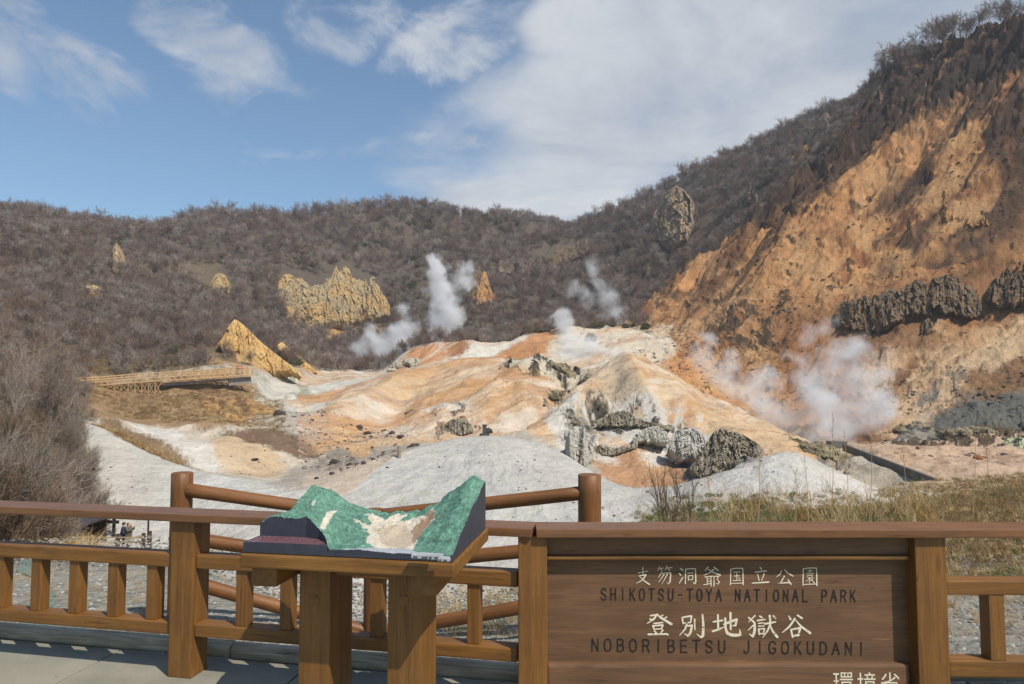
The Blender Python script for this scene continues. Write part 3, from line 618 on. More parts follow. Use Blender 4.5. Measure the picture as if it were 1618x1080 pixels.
# ------------------------------------------------------------------ timber fence, sign, table
W_FENCE = wood_mat('stained_timber', (136, 92, 40), (112, 74, 32), None, rough=.48)
W_RAIL = wood_mat('stained_timber_handrail', (132, 90, 56), (110, 74, 46), (160, 116, 82), rough=.34, wear=-.08, spec=.6)
W_SIGN = wood_mat('weathered_sign_board', (120, 86, 58), (98, 70, 46), (152, 108, 66), rough=.6, stretch=12, wear=-.03)
W_LOG = wood_mat('stained_log', (134, 86, 42), (104, 66, 32), None, rough=.5)
W_GREY = wood_mat('grey_driftwood_log', (190, 180, 160), (140, 130, 112), None, rough=.9)
W_TABLE = wood_mat('table_timber', (140, 98, 46), (110, 72, 30), (176, 130, 74), rough=.42, wear=-.02)
fl = Vector((FXY[1][0] - FXY[0][0], FXY[1][1] - FXY[0][1], 0)).normalized(); fn = Vector((-fl.y, fl.x, 0))    # along, away from the camera
F0 = Vector((FXY[1][0], FXY[1][1], 0))
def fs(s, off=0, z=0):                                  # s metres left of the joint, off metres behind the near rail edge
    return F0 - fl * s + fn * off + Vector((0, 0, z))
def s_at(px, off=0.05):
    a = (px - CX) / FPX / cP
    p = F0 + fn * off; # p - fl*s : X = a*Y
    return (p.x - a * p.y) / (fl.x - a * fl.y)
fence = empty('timber_fence', fs(2.2), 'brown timber fence with square balusters running from the sign to the far bare shrubs', 'fence')
beam('top_rail', fs(5.6, .095, .908), fs(.012, .095, .908), .19, .045, W_RAIL, fence, bev=.006)
sp = s_at(309, .1)
for (a0, a1) in ((5.6, sp + .076), (sp - .076, s_at(819.5, .09))):
    beam('middle_rail', fs(a0, .095, .652), fs(a1, .095, .652), .095, .078, W_FENCE, fence, bev=.008)
    beam('bottom_rail', fs(a0, .095, .265), fs(a1, .095, .265), .095, .072, W_FENCE, fence, bev=.008)
beam('post', fs(sp, .105, 0), fs(sp, .105, .884), .15, .15, W_FENCE, fence, up=tuple(fn), bev=.006)
beam('post', fs(sp + 3.1, .105, 0), fs(sp + 3.1, .105, .884), .15, .15, W_FENCE, fence, up=tuple(fn), bev=.006)
bal = [s_at(x, .1) for x in (22, 79.5, 138, 198, 258, 396, 464, 531, 603, 676, 752)]
d_ = bal[0] - bal[1]; bal += [bal[0] + d_ * k for k in (1, 2, 3)]
for q in bal:
    if abs(q - sp - 3.1) > .15: beam('baluster', fs(q, .095, .301), fs(q, .095, .613), .07, .07, W_FENCE, fence, up=tuple(fn), bev=.004)
# right-hand run
YR = 3.58
xr0 = az(1497, 900, YR + .03)[0] * (YR + .03)
fence2 = empty('timber_fence', (4, YR, 0), 'brown timber fence run with one square baluster in front of the grassy bank', 'fence')
XS = FXY[1][0] + .012
xj = az(1700, 830, YR)[0] * YR
beam('middle_rail', (xr0, YR + .085, .622), (4.4, YR + .03, .622), .095, .075, W_FENCE, fence2, bev=.008)
beam('bottom_rail', (xr0, YR + .085, .21), (4.4, YR + .03, .21), .095, .085, W_FENCE, fence2, bev=.008)
xb = az(1573, 980, YR + .05)[0] * (YR + .05)
for k in range(4):
    beam('baluster', (xb + .4 * k, YR + .075, .2525), (xb + .4 * k, YR + .075, .5845), .08, .08, W_FENCE, fence2, up=(0, 1, 0), bev=.004)
# sign
sign = empty('park_sign', (1.1, YR + .1, 0), 'brown timber park sign board with pale carved characters and dark carved capitals', 'sign')
beam('top_rail', (XS, YR + .095, .908), (4.4, YR + .095, .908), .19, .045, W_RAIL, sign, bev=.006, warp=.0015, seed=4)
xl0, xl1 = az(819, 900, YR + .03)[0] * (YR + .03), az(864.5, 900, YR + .03)[0] * (YR + .03)
xq0, xq1 = az(1447, 900, YR + .03)[0] * (YR + .03), az(1496, 900, YR + .03)[0] * (YR + .03)
beam('post', ((xl0 + xl1) / 2, YR + .105, -.02), ((xl0 + xl1) / 2, YR + .105, .885), .15, xl1 - xl0, W_FENCE, sign, up=(1, 0, 0), bev=.006)
beam('post', ((xq0 + xq1) / 2, YR + .105, -.02), ((xq0 + xq1) / 2, YR + .105, .885), .15, xq1 - xq0, W_FENCE, sign, up=(1, 0, 0), bev=.006)
YB = YR + .115                                          # face of the board
def zat(py, Y): return az(1100, py, Y)[1]
z1, z2, z3 = zat(883, YB - .05), zat(1043, YB), zat(1049, YB - .035)
beam('upper_plank', (xl1, YB - .004, (.884 + z1) / 2 + .008), (xq0, YB - .004, (.884 + z1) / 2 + .008), .05, .884 - z1 - .018, W_SIGN, sign, bev=.003)
beam('moulding', (xl1 + .001, YB - .027, z1 + .006), (xq0 - .012, YB - .027, z1 + .006), .05, .02, W_TABLE, sign, bev=.006)
panel = beam('board', (xl1 - .01, YB + .02, (z1 + z2) / 2), (xq0 + .01, YB + .02, (z1 + z2) / 2), .04, z1 - z2 + .03, W_SIGN, sign, bev=.002)
xlp = az(1436, 1060, YB - .03)[0] * (YB - .03)
beam('lower_plank', (xl1 + .001, YB - .005, (z3 + .03) / 2), (xlp, YB - .005, (z3 + .03) / 2), .07, z3 - .03, W_SIGN, sign, bev=.014)
# lettering: stroke capitals, brushed characters, each line one mesh
def pale_mat():
    m, t, b = new_mat('pale_sign_paint'); co = t.node('ShaderNodeTexCoord').outputs['Object']
    n = t.noise(co, 30, 4, .7); t.l.new(t.mix(t.maprange(n, .55, .75), lin((224, 212, 186)), lin((176, 140, 92))), b.inputs['Base Color']); b.inputs['Roughness'].default_value = .7; return m
def dark_mat():
    m, t, b = new_mat('dark_sign_paint'); co = t.node('ShaderNodeTexCoord').outputs['Object']
    n = t.noise(co, 25, 4, .7); t.l.new(t.mix(t.maprange(n, .5, .8), lin((40, 34, 32)), lin((78, 62, 50))), b.inputs['Base Color']); b.inputs['Roughness'].default_value = .7; return m
PALE, DARK = pale_mat(), dark_mat()
LET = {
 'S': [[(.92,.2),(.8,.06),(.5,0),(.2,.06),(.08,.24),(.2,.42),(.5,.5),(.8,.58),(.94,.76),(.82,.94),(.5,1),(.18,.94),(.05,.8)]],
 'H': [[(.08,0),(.08,1)],[(.92,0),(.92,1)],[(.08,.48),(.92,.48)]], 'I': [[(.5,0),(.5,1)]],
 'K': [[(.1,0),(.1,1)],[(.9,0),(.1,.62)],[(.38,.42),(.95,1)]],
 'O': [[(.5,0),(.2,.07),(.06,.28),(.04,.5),(.06,.72),(.2,.93),(.5,1),(.8,.93),(.94,.72),(.96,.5),(.94,.28),(.8,.07),(.5,0)]],
 'T': [[(0,0),(1,0)],[(.5,0),(.5,1)]], 'U': [[(.08,0),(.08,.7),(.2,.93),(.5,1),(.8,.93),(.92,.7),(.92,0)]],
 '-': [[(.15,.5),(.85,.5)]], 'Y': [[(.04,0),(.5,.48),(.96,0)],[(.5,.48),(.5,1)]],
 'A': [[(0,1),(.5,0),(1,1)],[(.19,.62),(.81,.62)]], 'N': [[(.1,1),(.1,0),(.9,1),(.9,0)]], 'L': [[(.12,0),(.12,1),(.95,1)]],
 'P': [[(.1,1),(.1,0),(.65,0),(.9,.1),(.95,.28),(.88,.46),(.65,.54),(.1,.54)]],
 'R': [[(.1,1),(.1,0),(.65,0),(.9,.1),(.95,.26),(.88,.43),(.65,.5),(.1,.5)],[(.6,.5),(.95,1)]],
 'B': [[(.1,0),(.1,1),(.65,1),(.9,.9),(.95,.73),(.88,.56),(.65,.48),(.1,.48)],[(.1,0),(.6,0),(.84,.08),(.88,.24),(.82,.4),(.6,.48)]],
 'E': [[(.92,0),(.1,0),(.1,1),(.95,1)],[(.1,.47),(.8,.47)]],
 'J': [[(.72,0),(.72,.78),(.6,.95),(.38,1),(.15,.92),(.08,.78)]],
 'G': [[(.92,.2),(.78,.05),(.5,0),(.2,.07),(.06,.3),(.04,.5),(.08,.75),(.22,.94),(.5,1),(.8,.93),(.92,.82),(.92,.56),(.55,.56)]],
 'D': [[(.1,0),(.1,1),(.5,1),(.8,.92),(.94,.7),(.96,.5),(.94,.3),(.8,.08),(.5,0),(.1,0)]],
}
def ribbon(b, pts, widths, depth=.003, y=0):
    """flat brush line in the board plane (x right, z up), raised by depth, with rounded joints"""
    for i in range(len(pts) - 1):
        (x0, z0), (x1, z1) = pts[i], pts[i + 1]; w0, w1 = widths[i], widths[i + 1]
        d = math.hypot(x1 - x0, z1 - z0) or 1e-6; nx, nz = -(z1 - z0) / d, (x1 - x0) / d
        q = [(x0 + nx * w0, z0 + nz * w0), (x0 - nx * w0, z0 - nz * w0), (x1 - nx * w1, z1 - nz * w1), (x1 + nx * w1, z1 + nz * w1)]
        yy = y - .00012 * (len(b.v) % 7)
        b.add([(x, yy, z) for x, z in q] , [(0, 1, 2, 3)])
    for (x, z), w in zip(pts, widths):
        yy = y - .0001 * (len(b.v) % 9) - .0001
        b.add([(x + w * math.cos(k * .7854), yy, z + w * math.sin(k * .7854)) for k in range(8)], [tuple(range(8))])
def cap_line(name, text, x0, x1, ytop, ybot, wpx, tilt=0.0):
    """capitals spread between photograph columns on the board face"""
    n = len(text); adv = (x1 - x0 + .0) / (n - .35)
    for i, ch in enumerate(text):
        if ch == ' ': continue
        b = MB(); cw = adv * .56; X = x0 + i * adv
        dy = tilt * (X - x0)
        for st in LET[ch]:
            pts = []
            for (u, v) in st:
                px = X + u * cw; py = ytop + dy + v * (ybot - ytop); p = P(px, py, YB); pts.append((p.x, p.z))
            ribbon(b, pts, [wpx * YB / FPX / 2] * len(pts), y=YB - .0015)
        b.build(name, DARK, panel)
cap_line('capital_letter', 'SHIKOTSU-TOYA NATIONAL PARK', 949.5, 1353, 929.5, 947.5, 2.1, .007)
cap_line('capital_letter', 'NOBORIBETSU JIGOKUDANI', 934.5, 1368, 1009, 1028, 2.3, .0145)
# brushed characters: strokes on a 100-unit square; each point (x, y, half width)
G = {
 'noboru': [[(22,12,3),(44,8,3.5),(36,24,4),(10,46,1.5)],[(20,26,3),(30,32,3.5)],[(46,4,2),(56,18,4),(96,48,5),(100,46,1)],[(66,10,3),(56,18,1.5)],[(80,18,3),(66,28,1.5)],[(34,46,3),(66,42,3)],[(30,56,3),(36,72,3.5)],[(30,57,3),(66,53,3.5),(62,70,2.5)],[(36,71,2.5),(63,69,2.5)],[(36,78,3),(43,88,3)],[(66,76,3.5),(58,88,1.5)],[(14,94,3.5),(80,92,3.5),(84,96,3)]],
 'betsu': [[(14,16,3.5),(18,40,3)],[(14,14,3),(50,8,4),(46,36,2.5)],[(18,38,2.5),(46,35,3)],[(32,38,4),(26,62,3.5),(4,90,1)],[(26,52,3),(52,48,4.5),(46,78,5),(36,92,4.5),(22,82,1)],[(62,22,3.5),(63,66,2.5)],[(92,2,3.5),(95,40,5),(94,90,6),(86,98,4),(70,84,1)]],
 'chi': [[(2,36,3),(34,30,3.5)],[(18,8,3.5),(19,62,4)],[(0,74,4),(22,66,3.5),(40,56,1)],[(40,46,4),(84,26,4.5),(80,50,4),(68,52,1)],[(62,0,4.5),(63,66,3.5)],[(44,22,4),(45,62,4.5),(52,82,5.5),(70,90,6),(96,88,5),(94,66,1)]],
 'goku': [[(28,6,3),(6,32,1)],[(6,14,3),(26,36,4),(26,70,5),(20,92,4.5),(8,82,1)],[(24,44,3),(4,66,1)],[(44,8,3),(52,14,3)],[(36,26,3),(62,22,2.5)],[(40,38,2.5),(58,36,2.5)],[(40,50,2.5),(58,48,2.5)],[(40,62,3),(42,84,3)],[(40,62,2.5),(60,60,3),(57,82,2)],[(42,82,2.5),(58,80,2.5)],[(62,40,3.5),(98,32,3)],[(78,6,4),(80,40,4),(70,70,3),(54,96,1)],[(80,44,2),(88,70,4),(104,94,5)],[(90,6,3),(97,16,4)]],
 'tani': [[(26,8,3),(32,20,4.5)],[(58,4,3.5),(74,16,4)],[(48,18,4),(28,50,4),(2,74,1.5)],[(50,22,2),(70,48,4),(104,76,5)],[(34,62,3.5),(40,92,4)],[(34,63,3),(68,56,4.5),(60,86,4)],[(40,88,3),(62,84,4.5)]],
 'shi': [[(48,4,4),(50,40,3)],[(16,34,3),(80,24,3)],[(24,50,3),(70,44,4),(46,72,4),(6,90,1.5)],[(28,54,2),(60,78,4),(92,96,5)]],
 'kotsu': [[(20,2,3),(8,24,1.5)],[(16,12,2.5),(40,10,2.5)],[(26,12,2.5),(32,24,3)],[(62,0,3),(50,22,1.5)],[(58,10,2.5),(92,8,2.5)],[(70,12,2.5),(76,24,3)],[(32,32,3),(10,62,1)],[(26,40,3),(84,36,4),(80,80,4.5),(70,94,3),(60,84,1)],[(46,42,3),(14,84,1)],[(66,40,3),(32,94,1)]],
 'dou': [[(10,6,3),(22,16,4)],[(2,34,3),(12,44,4)],[(4,92,2),(22,60,3.5)],[(38,10,3),(37,96,3)],[(38,11,2.5),(92,8,3),(94,84,4),(86,96,3),(78,86,1)],[(50,34,2.5),(80,32,2.5)],[(52,50,2.5),(54,74,2.5)],[(52,50,2),(78,48,2.5),(76,72,2.5)],[(54,72,2),(76,71,2)]],
 'ya': [[(30,2,3),(12,20,1.5)],[(62,2,3),(84,18,3)],[(62,12,3),(40,30,3),(6,44,1)],[(30,12,2),(60,30,3),(96,42,4)],[(12,52,2.5),(56,48,2.5)],[(24,52,2.5),(26,90,2.5)],[(46,50,2.5),(46,98,3)],[(26,62,2),(46,60,2)],[(26,74,2),(46,72,2)],[(6,92,2.5),(48,84,2.5)],[(62,50,3),(62,99,3)],[(62,50,2.5),(88,48,3),(78,64,2)],[(78,64,2.5),(92,78,3),(82,88,2.5),(72,84,1)]],
 'kuni': [[(10,8,3.5),(8,98,3.5)],[(10,8,3),(90,4,3.5),(92,96,4.5)],[(10,90,2.5),(92,88,3)],[(28,26,2.5),(72,24,2.5)],[(32,48,2.5),(68,46,2.5)],[(24,74,3),(76,72,3)],[(50,25,2.5),(50,73,2.5)],[(62,56,2.5),(70,64,3)]],
 'ritsu': [[(48,0,3.5),(56,12,3.5)],[(20,28,3),(82,20,3.5)],[(34,42,3),(42,76,3)],[(70,36,3.5),(56,78,2)],[(4,92,3),(94,86,4.5)]],
 'kou': [[(34,14,3.5),(26,34,3),(4,52,1)],[(52,6,2.5),(68,26,4),(98,44,4.5)],[(50,46,4),(30,84,3),(16,90,1.5)],[(20,88,3),(82,84,4)],[(70,66,3),(88,94,4.5)]],
 'en': [[(8,8,3.5),(6,98,3.5)],[(8,8,3),(92,4,3.5),(94,98,4.5)],[(8,93,2.5),(92,90,3)],[(36,20,2.3),(64,18,2.3)],[(50,12,2.3),(50,32,2.3)],[(26,34,2.3),(76,32,2.3)],[(36,44,2.3),(37,58,2.3)],[(36,44,2),(64,42,2.3),(63,56,2)],[(37,57,2),(63,56,2)],[(50,58,2.3),(24,78,1)],[(46,66,2.3),(46,86,2.3)],[(72,60,2.3),(52,72,1.5)],[(50,60,2),(78,84,3)]],
}
def brush_line(name, items, depth=.0015):
    for (g, x0, y0, x1, y1) in items:
        b = MB()
        for st in G[g]:
            pts, ws = [], []
            for (u, v, hw) in st:
                px = x0 + u / 100 * (x1 - x0); py = y0 + v / 100 * (y1 - y0); p = P(px, py, YB); pts.append((p.x, p.z))
                ws.append(max(hw, 1.3) / 100 * (x1 - x0) * YB / FPX * .92)
            # smooth the polyline
            if len(pts) > 2:
                q, w2 = [], []
                for i in range(len(pts) - 1):
                    p0 = pts[max(i - 1, 0)]; p1 = pts[i]; p2 = pts[i + 1]; p3 = pts[min(i + 2, len(pts) - 1)]
                    cz = len(pts) <= 5 and abs(math.atan2(p2[1]-p1[1], p2[0]-p1[0]) - math.atan2(p1[1]-p0[1], p1[0]-p0[0])) > 1.1 and i > 0
                    for k in range(4):
                        s_ = k / 4
                        q.append(tuple(p1[c] + (p2[c] - p1[c]) * s_ + (0 if cz else .12 * s_ * (1 - s_) * ((p1[c] - p0[c]) - (p3[c] - p2[c]))) for c in (0, 1)))
                        w2.append(ws[i] * (1 - s_) + ws[i + 1] * s_)
                q.append(pts[-1]); w2.append(ws[-1]); pts, ws = q, w2
            ribbon(b, pts, ws, y=YB - depth)
        b.build(name, PALE, panel)
top8 = ['shi', 'kotsu', 'dou', 'ya', 'kuni', 'ritsu', 'kou', 'en']
xs8 = [(1004,1028),(1037,1064),(1072,1101),(1110,1139),(1152,1176),(1187,1216),(1225,1253),(1267,1292)]
ys8 = [(895,924),(894,924),(896,923),(895,926),(896.5,924),(896,923),(898,924),(896,925)]
brush_line('brushed_character', [(g, x[0], y[0], x[1], y[1]) for g, x, y in zip(top8, xs8, ys8)])
brush_line('brushed_character', [('noboru',1018,968,1062,1004),('betsu',1072,970,1113,1007),('chi',1126,968,1171,1007),('goku',1180,970,1226,1008),('tani',1235,970,1278,1009)])
# lower line in a printed face, cut off by the frame
YL = YB - .0415
lowp = bpy.data.objects['lower_plank']
for ch, x0, x1 in (('環', 1316, 1348), ('境', 1354, 1384), ('省', 1391, 1421)):
    cu = bpy.data.curves.new('sign_writing', 'FONT'); cu.body = ch; cu.size = .13
    to = bpy.data.objects.new('tmp', cu); COL.objects.link(to)
    bpy.context.view_layer.update(); dg = bpy.context.evaluated_depsgraph_get()
    tm = bpy.data.meshes.new_from_object(to.evaluated_get(dg)); bpy.data.objects.remove(to)
    vv = np.array([v.co for v in tm.vertices]); lo_, hi_ = vv.min(0), vv.max(0)
    pl_, pr_ = P(x0, 1062, YL), P(x1, 1062, YL); sx = (pr_.x - pl_.x) / (hi_[0] - lo_[0])
    for v in tm.vertices: v.co = ((v.co.x - lo_[0]) * sx + pl_.x, YL, pl_.z + (v.co.y - hi_[1]) * sx * 1.1)
    tm.materials.clear(); link('printed_character', tm, PALE, lowp)
# ------------------------------------------------------------------ table with the relief model
TZ0 = .97
c_fl, c_fr, c_br = Pz(379, 874.5, TZ0), Pz(718, 890.5, TZ0), Pz(772.7, 834, TZ0)
tu = (c_fr - c_fl); TWd = tu.length; tu.normalize(); tv = Vector((-tu.y, tu.x, 0)); TD = (c_br - c_fr).dot(tv)
def tb(u, v, z=0): return c_fl + tu * u + tv * v + Vector((0, 0, z - 0 * TZ0))
table = empty('display_table', tb(TWd / 2, TD / 2, -TZ0), 'sturdy brown timber display table with two thick legs in front of the fence', 'table')
TMx = Matrix(((tu.x, tv.x, 0, 0), (tu.y, tv.y, 0, 0), (0, 0, 1, 0), (0, 0, 0, 1)))
beam('tabletop', tb(0, TD / 2, -.029), tb(TWd, TD / 2, -.029), TD, .058, W_TABLE, table, up=(0, 0, 1), bev=.008)
def u_at(px, v):
    a = (px - CX) / FPX / cP; p = c_fl + tv * v
    return (a * p.y - p.x) / (tu.x - a * tu.y)
VL = .21
for (x0, x1, dp) in ((479.5, 528, .25), (616.5, 668, .25)):
    u0, u1 = u_at(x0, VL), u_at(x1, VL)
    lg = beam('leg', tb((u0 + u1) / 2, VL + dp / 2, -TZ0 + .002), tb((u0 + u1) / 2, VL + dp / 2, -.059), dp, u1 - u0, W_FENCE, table, up=tuple(tu), bev=.008)
    b = MB(); c = tb((u0 + u1) / 2, VL, 0); zc_ = az(500, 948, c.y)[1]
    b.tube(c + Vector((0, 0, zc_ - TZ0)) + tv * .01, c + Vector((0, 0, zc_ - TZ0)) - tv * .003, .021, .021, 20)
    b.build('bolt_plug', W_FENCE, lg)
for (x0, x1, vb) in ((404, 444, .05), (649, 691, .05)):
    u0, u1 = u_at(x0, vb), u_at(x1, vb)
    if x0 > 600: u0 = max(u0, u_at(668, VL) + .002); u1 = u0 + .115
    else: u1 = min(u1, u_at(479.5, VL) - .003); u0 = u1 - .12 if u1 - u0 < .1 else u0
    beam('bracket', tb((u0 + u1) / 2, vb, -.105), tb((u0 + u1) / 2, TD - .05, -.105), u1 - u0, .088, W_FENCE, table, bev=.012)
beam('cross_bar', tb(u_at(528, VL) + .001, .27, -.1), tb(u_at(616.5, VL) - .001, .27, -.1), .06, .08, W_FENCE, table, bev=.005)
# relief model (local frame: u, v in metres on the table top)
def m_black():
    return simple_mat('model_slate_resin', (66, 68, 78), rough=.5, var=.3, scale=20, bmp=.2, bd=.001)
MW0, MW1, MV0, MV1 = .006, TWd - .012, .012, TD - .02
def uv_on(px, py, z):
    p = Pz(px, py, TZ0 + z); d = p - c_fl; return d.dot(tu), d.dot(tv)
model = empty('relief_model', tb(TWd / 2, TD / 2, .001), 'small landscape relief model in green and cream on a black slab on the table', 'model')
SLAB = .022; PLH = .045
slab = MB(); slab.add([tuple(tb(u, v, z)) for z in (.001, SLAB) for (u, v) in ((MW0, MV0), (MW1, MV0), (MW1, MV1), (MW0, MV1))], [(3, 2, 1, 0), (4, 5, 6, 7), (0, 1, 5, 4), (1, 2, 6, 5), (2, 3, 7, 6), (3, 0, 4, 7)])
MBLK = m_black()
me = slab.mesh('slab'); bevel_mesh(me, .003, 1); link('slab', me, MBLK, model)
# height field of the model: controls (u fraction, v fraction, height above slab)
def vz_back(px, py, v):                                # height at depth v seen at px,py
    u = u_at(px, v); p = c_fl + tu * u + tv * v
    return (u - MW0) / (MW1 - MW0), az(px, py, p.y)[1] - TZ0 - SLAB
NU, NV = 200, 150
back = [vz_back(x, y, MV1) for (x, y) in ((413,815),(440,806),(465,788),(482,775),(498,767),(512,770),(528,774),(545,788),(562,796),(585,802),(605,806),(622,811),(634,808),(650,808),(662,803),(684,796),(698,791),(710,776),(728,768),(741,755),(749,750),(757,754),(766,757))]
bx, bz = [q[0] for q in back], [q[1] for q in back]
uu, vv_ = np.meshgrid(np.linspace(0, 1, NU), np.linspace(0, 1, NV))
ridge = np.interp(uu, bx, bz)
vallevel = .006
hill = (ridge - vallevel) * np.where(uu < .62, np.clip(vv_ * .97 + .03, 0, 1) ** 1.15, 0)
rt = np.interp(uu, [.6, .72, .82, .9, 1.0], [0, .25, .55, .8, 1.0])
hr = (ridge - vallevel) * np.clip(vv_ * 1.02 - (1 - rt) * .32, 0, 1) ** (.9 + .5 * (1 - rt)) / np.clip(1.02 - (1 - rt) * .32, .3, 2)
H = vallevel + np.where(uu < .55, hill, np.where(uu > .68, hr, hill * (1 - (uu - .55) / .13) + hr * (uu - .55) / .13))
H = gsm(gsm(H, 2.5, 0), 2.5, 1)
H = H + .016 * np.clip(1 - np.abs(uu - .56) / .16, 0, 1) * np.clip(1 - np.abs(vv_ - .12) / .2, 0, 1)
STU, STV = [0, .05, .24, .32, .38, .42, 1.], [.21, .21, .21, .17, .09, .0, 0.0]
stepv = np.interp(uu, STU, STV)
Hs = np.interp(uu, [0, .03, .08, .26, .34, .40, .44], [.08, .1, .106, .1, .058, .026, .004])
H = np.where(uu < .44, np.maximum(H, Hs * np.clip(1.3 - (vv_ - .0) * 1.2, 0, 1)), H)
H = H + (fbm(uu * 18, vv_ * 13, 5, 401, .6) * .012 + ridged(uu * 9, vv_ * 7, 4, 403) * .006 + fbm(uu * 70, vv_ * 50, 3, 402) * .005) * np.clip(H / .03, .3, 1)
UU = MW0 + uu * (MW1 - MW0); 
VV = MV0 + (stepv + (1 - stepv) * vv_) * (MV1 - MV0)
Hm = H  # height evaluated on the squeezed grid
pos = np.array([tuple(c_fl)]) + UU.reshape(-1, 1) * np.array([tuple(tu)]) + VV.reshape(-1, 1) * np.array([tuple(tv)])
pos[:, 2] += SLAB + .0005 + Hm.reshape(-1)
mx, my = proj(pos[:, 0], pos[:, 1], pos[:, 2]); mx = mx.reshape(uu.shape); my = my.reshape(uu.shape)
mc = np.ones(uu.shape + (3,)) * np.array(lin((96, 134, 114)))
nz_ = fbm(uu * 130, vv_ * 90, 3, 411)
mc = mc * (1 + nz_[..., None] * .7 + .35 * fbm(uu * 26, vv_ * 20, 4, 431)[..., None])
mwx = fbm(mx / 7, my / 5, 4, 420) * 7; mwy = fbm(mx / 7, my / 5, 4, 421) * 5
def mzone(poly, c, w=1.):
    m = inpoly(poly, mx + mwx * w, my + mwy * w); mc[m] = np.array(lin(c)) * (1 + nz_[m][:, None] * .22)
mzone([(558,820),(590,830),(576,812),(590,812),(610,820),(625,812),(645,812),(628,826),(690,808),(684,800),(687,820),(662,846),(655,868),(642,872),(600,868),(578,856),(584,840)], (206, 194, 174), .8)
mzone([(590,834),(640,826),(655,850),(640,868),(605,860)], (188, 170, 146), .8)
mzone([(650,838),(684,802),(687,816),(664,846),(652,862)], (156, 128, 104), .7)
mzone([(505,835),(517,808),(535,806),(527,812),(520,824),(514,836)], (206, 196, 176), .5)
mzone([(492,795),(496,788),(499,792),(495,800)], (180, 184, 178), .3)
mzone([(545,866),(640,866),(700,884),(700,893),(640,878),(545,872)], (168, 170, 172), .3)
idx = np.arange((NV - 1) * NU).reshape(NV - 1, NU)[:, :-1].ravel()
MF = np.stack([idx, idx + 1, idx + NU + 1, idx + NU], 1)
# skirt down to the slab on the four sides
n0 = len(pos); rim = list(range(NU)) + [k * NU + NU - 1 for k in range(1, NV)] + [(NV - 1) * NU + k for k in range(NU - 2, -1, -1)] + [k * NU for k in range(NV - 2, 0, -1)]
rp = pos[rim].copy(); rp[:, 2] = c_fl.z + SLAB - .001
tp = pos[rim].copy()
m = mesh_np('landform', pos, MF); set_col(m, 'zone', mc.reshape(-1, 3))
def model_mat():
    m, t, b = new_mat('painted_relief'); co = t.node('ShaderNodeTexCoord').outputs['Object']
    col = t.node('ShaderNodeAttribute', attribute_name='zone').outputs['Color']; n = t.noise(co, 260, 3, .7); n2 = t.noise(co, 70, 4, .7)
    k = t.math('ADD', .25, t.math('ADD', t.math('MULTIPLY', n, 1.0), t.math('MULTIPLY', n2, .55)))
    vm = t.node('ShaderNodeVectorMath', operation='SCALE'); t.l.new(col, vm.inputs[0]); t.l.new(k, vm.inputs['Scale']); t.l.new(vm.outputs[0], b.inputs['Base Color'])
    b.inputs['Roughness'].default_value = .6; bump(t, b, t.math('ADD', n, n2), 1., .004); return m
link('landform', m, model_mat(), model)
nr = len(rim); SV = np.concatenate([tp, rp]); k = np.arange(nr); SF = np.stack([k, (k + 1) % nr, nr + (k + 1) % nr, nr + k], 1)
link('side_wall', mesh_np('side_wall', SV, SF, False), MBLK, model)
# text plate on the low front step
def plate_mat():
    m, t, b = new_mat('printed_plate'); co = t.node('ShaderNodeTexCoord').outputs['Object']
    s = t.node('ShaderNodeSeparateXYZ', ins={0: co}); 
    n = t.noise(t.vmath('MULTIPLY', co, (220, 60, 1)), 1., 2, .5)
    row = t.math('FRACT', t.math('MULTIPLY', s.outputs[1], 55.))
    tx = t.math('MULTIPLY', t.maprange(n, .5, .53), t.maprange(row, .5, .55))
    t.l.new(t.mix(t.math('MULTIPLY', tx, .6), lin((96, 56, 62)), lin((176, 160, 160))), b.inputs['Base Color']); b.inputs['Roughness'].default_value = .35; return m
def local_M(u, v, z):
    M = TMx.copy(); M.translation = tb(u, v, z); return M
pu0, pu1 = MW0 + .012, MW0 + .40 * (MW1 - MW0); pv0 = MV0 + .008; pv1 = MV0 + .35 * (MV1 - MV0)
us = np.linspace(MW0 + .001, MW0 + .415 * (MW1 - MW0), 40)
def sv_(u): return MV0 + max(float(np.interp((u - MW0) / (MW1 - MW0), STU, STV)), .012) * (MV1 - MV0) - .001
b = MB(); lo2 = []; 
for z in (SLAB - .001, PLH):
    for u in us: b.v.append(tuple(tb(u, MV0 + .0005, z)))
    for u in us[::-1]: b.v.append(tuple(tb(u, sv_(u), z)))
nn2 = 80
b.f = [tuple(range(nn2 - 1, -1, -1)), tuple(range(nn2, 2 * nn2))] + [(k, (k + 1) % nn2, nn2 + (k + 1) % nn2, nn2 + k) for k in range(nn2)]
b.build('plinth', MBLK, model)
b = MB(); us = np.linspace(MW0 + .012, MW0 + .385 * (MW1 - MW0), 30); vs = []
for u in us: vs += [(u, MV0 + .008, 0), (u, max(sv_(u) - .006, MV0 + .012), 0)]
b.add(vs, [(2 * i, 2 * i + 2, 2 * i + 3, 2 * i + 1) for i in range(29)])
b.build('text_plate', plate_mat(), model, local_M(0, 0, PLH + .001))
b = MB()
for (x, y, w_, l_, h_) in ((738, 0, 0, 0, 0),):
    pass
HOUSE = simple_mat('model_building_white', (184, 184, 188), rough=.6, bmp=0); DKW = simple_mat('model_building_window', (96, 100, 96), rough=.5, bmp=0)
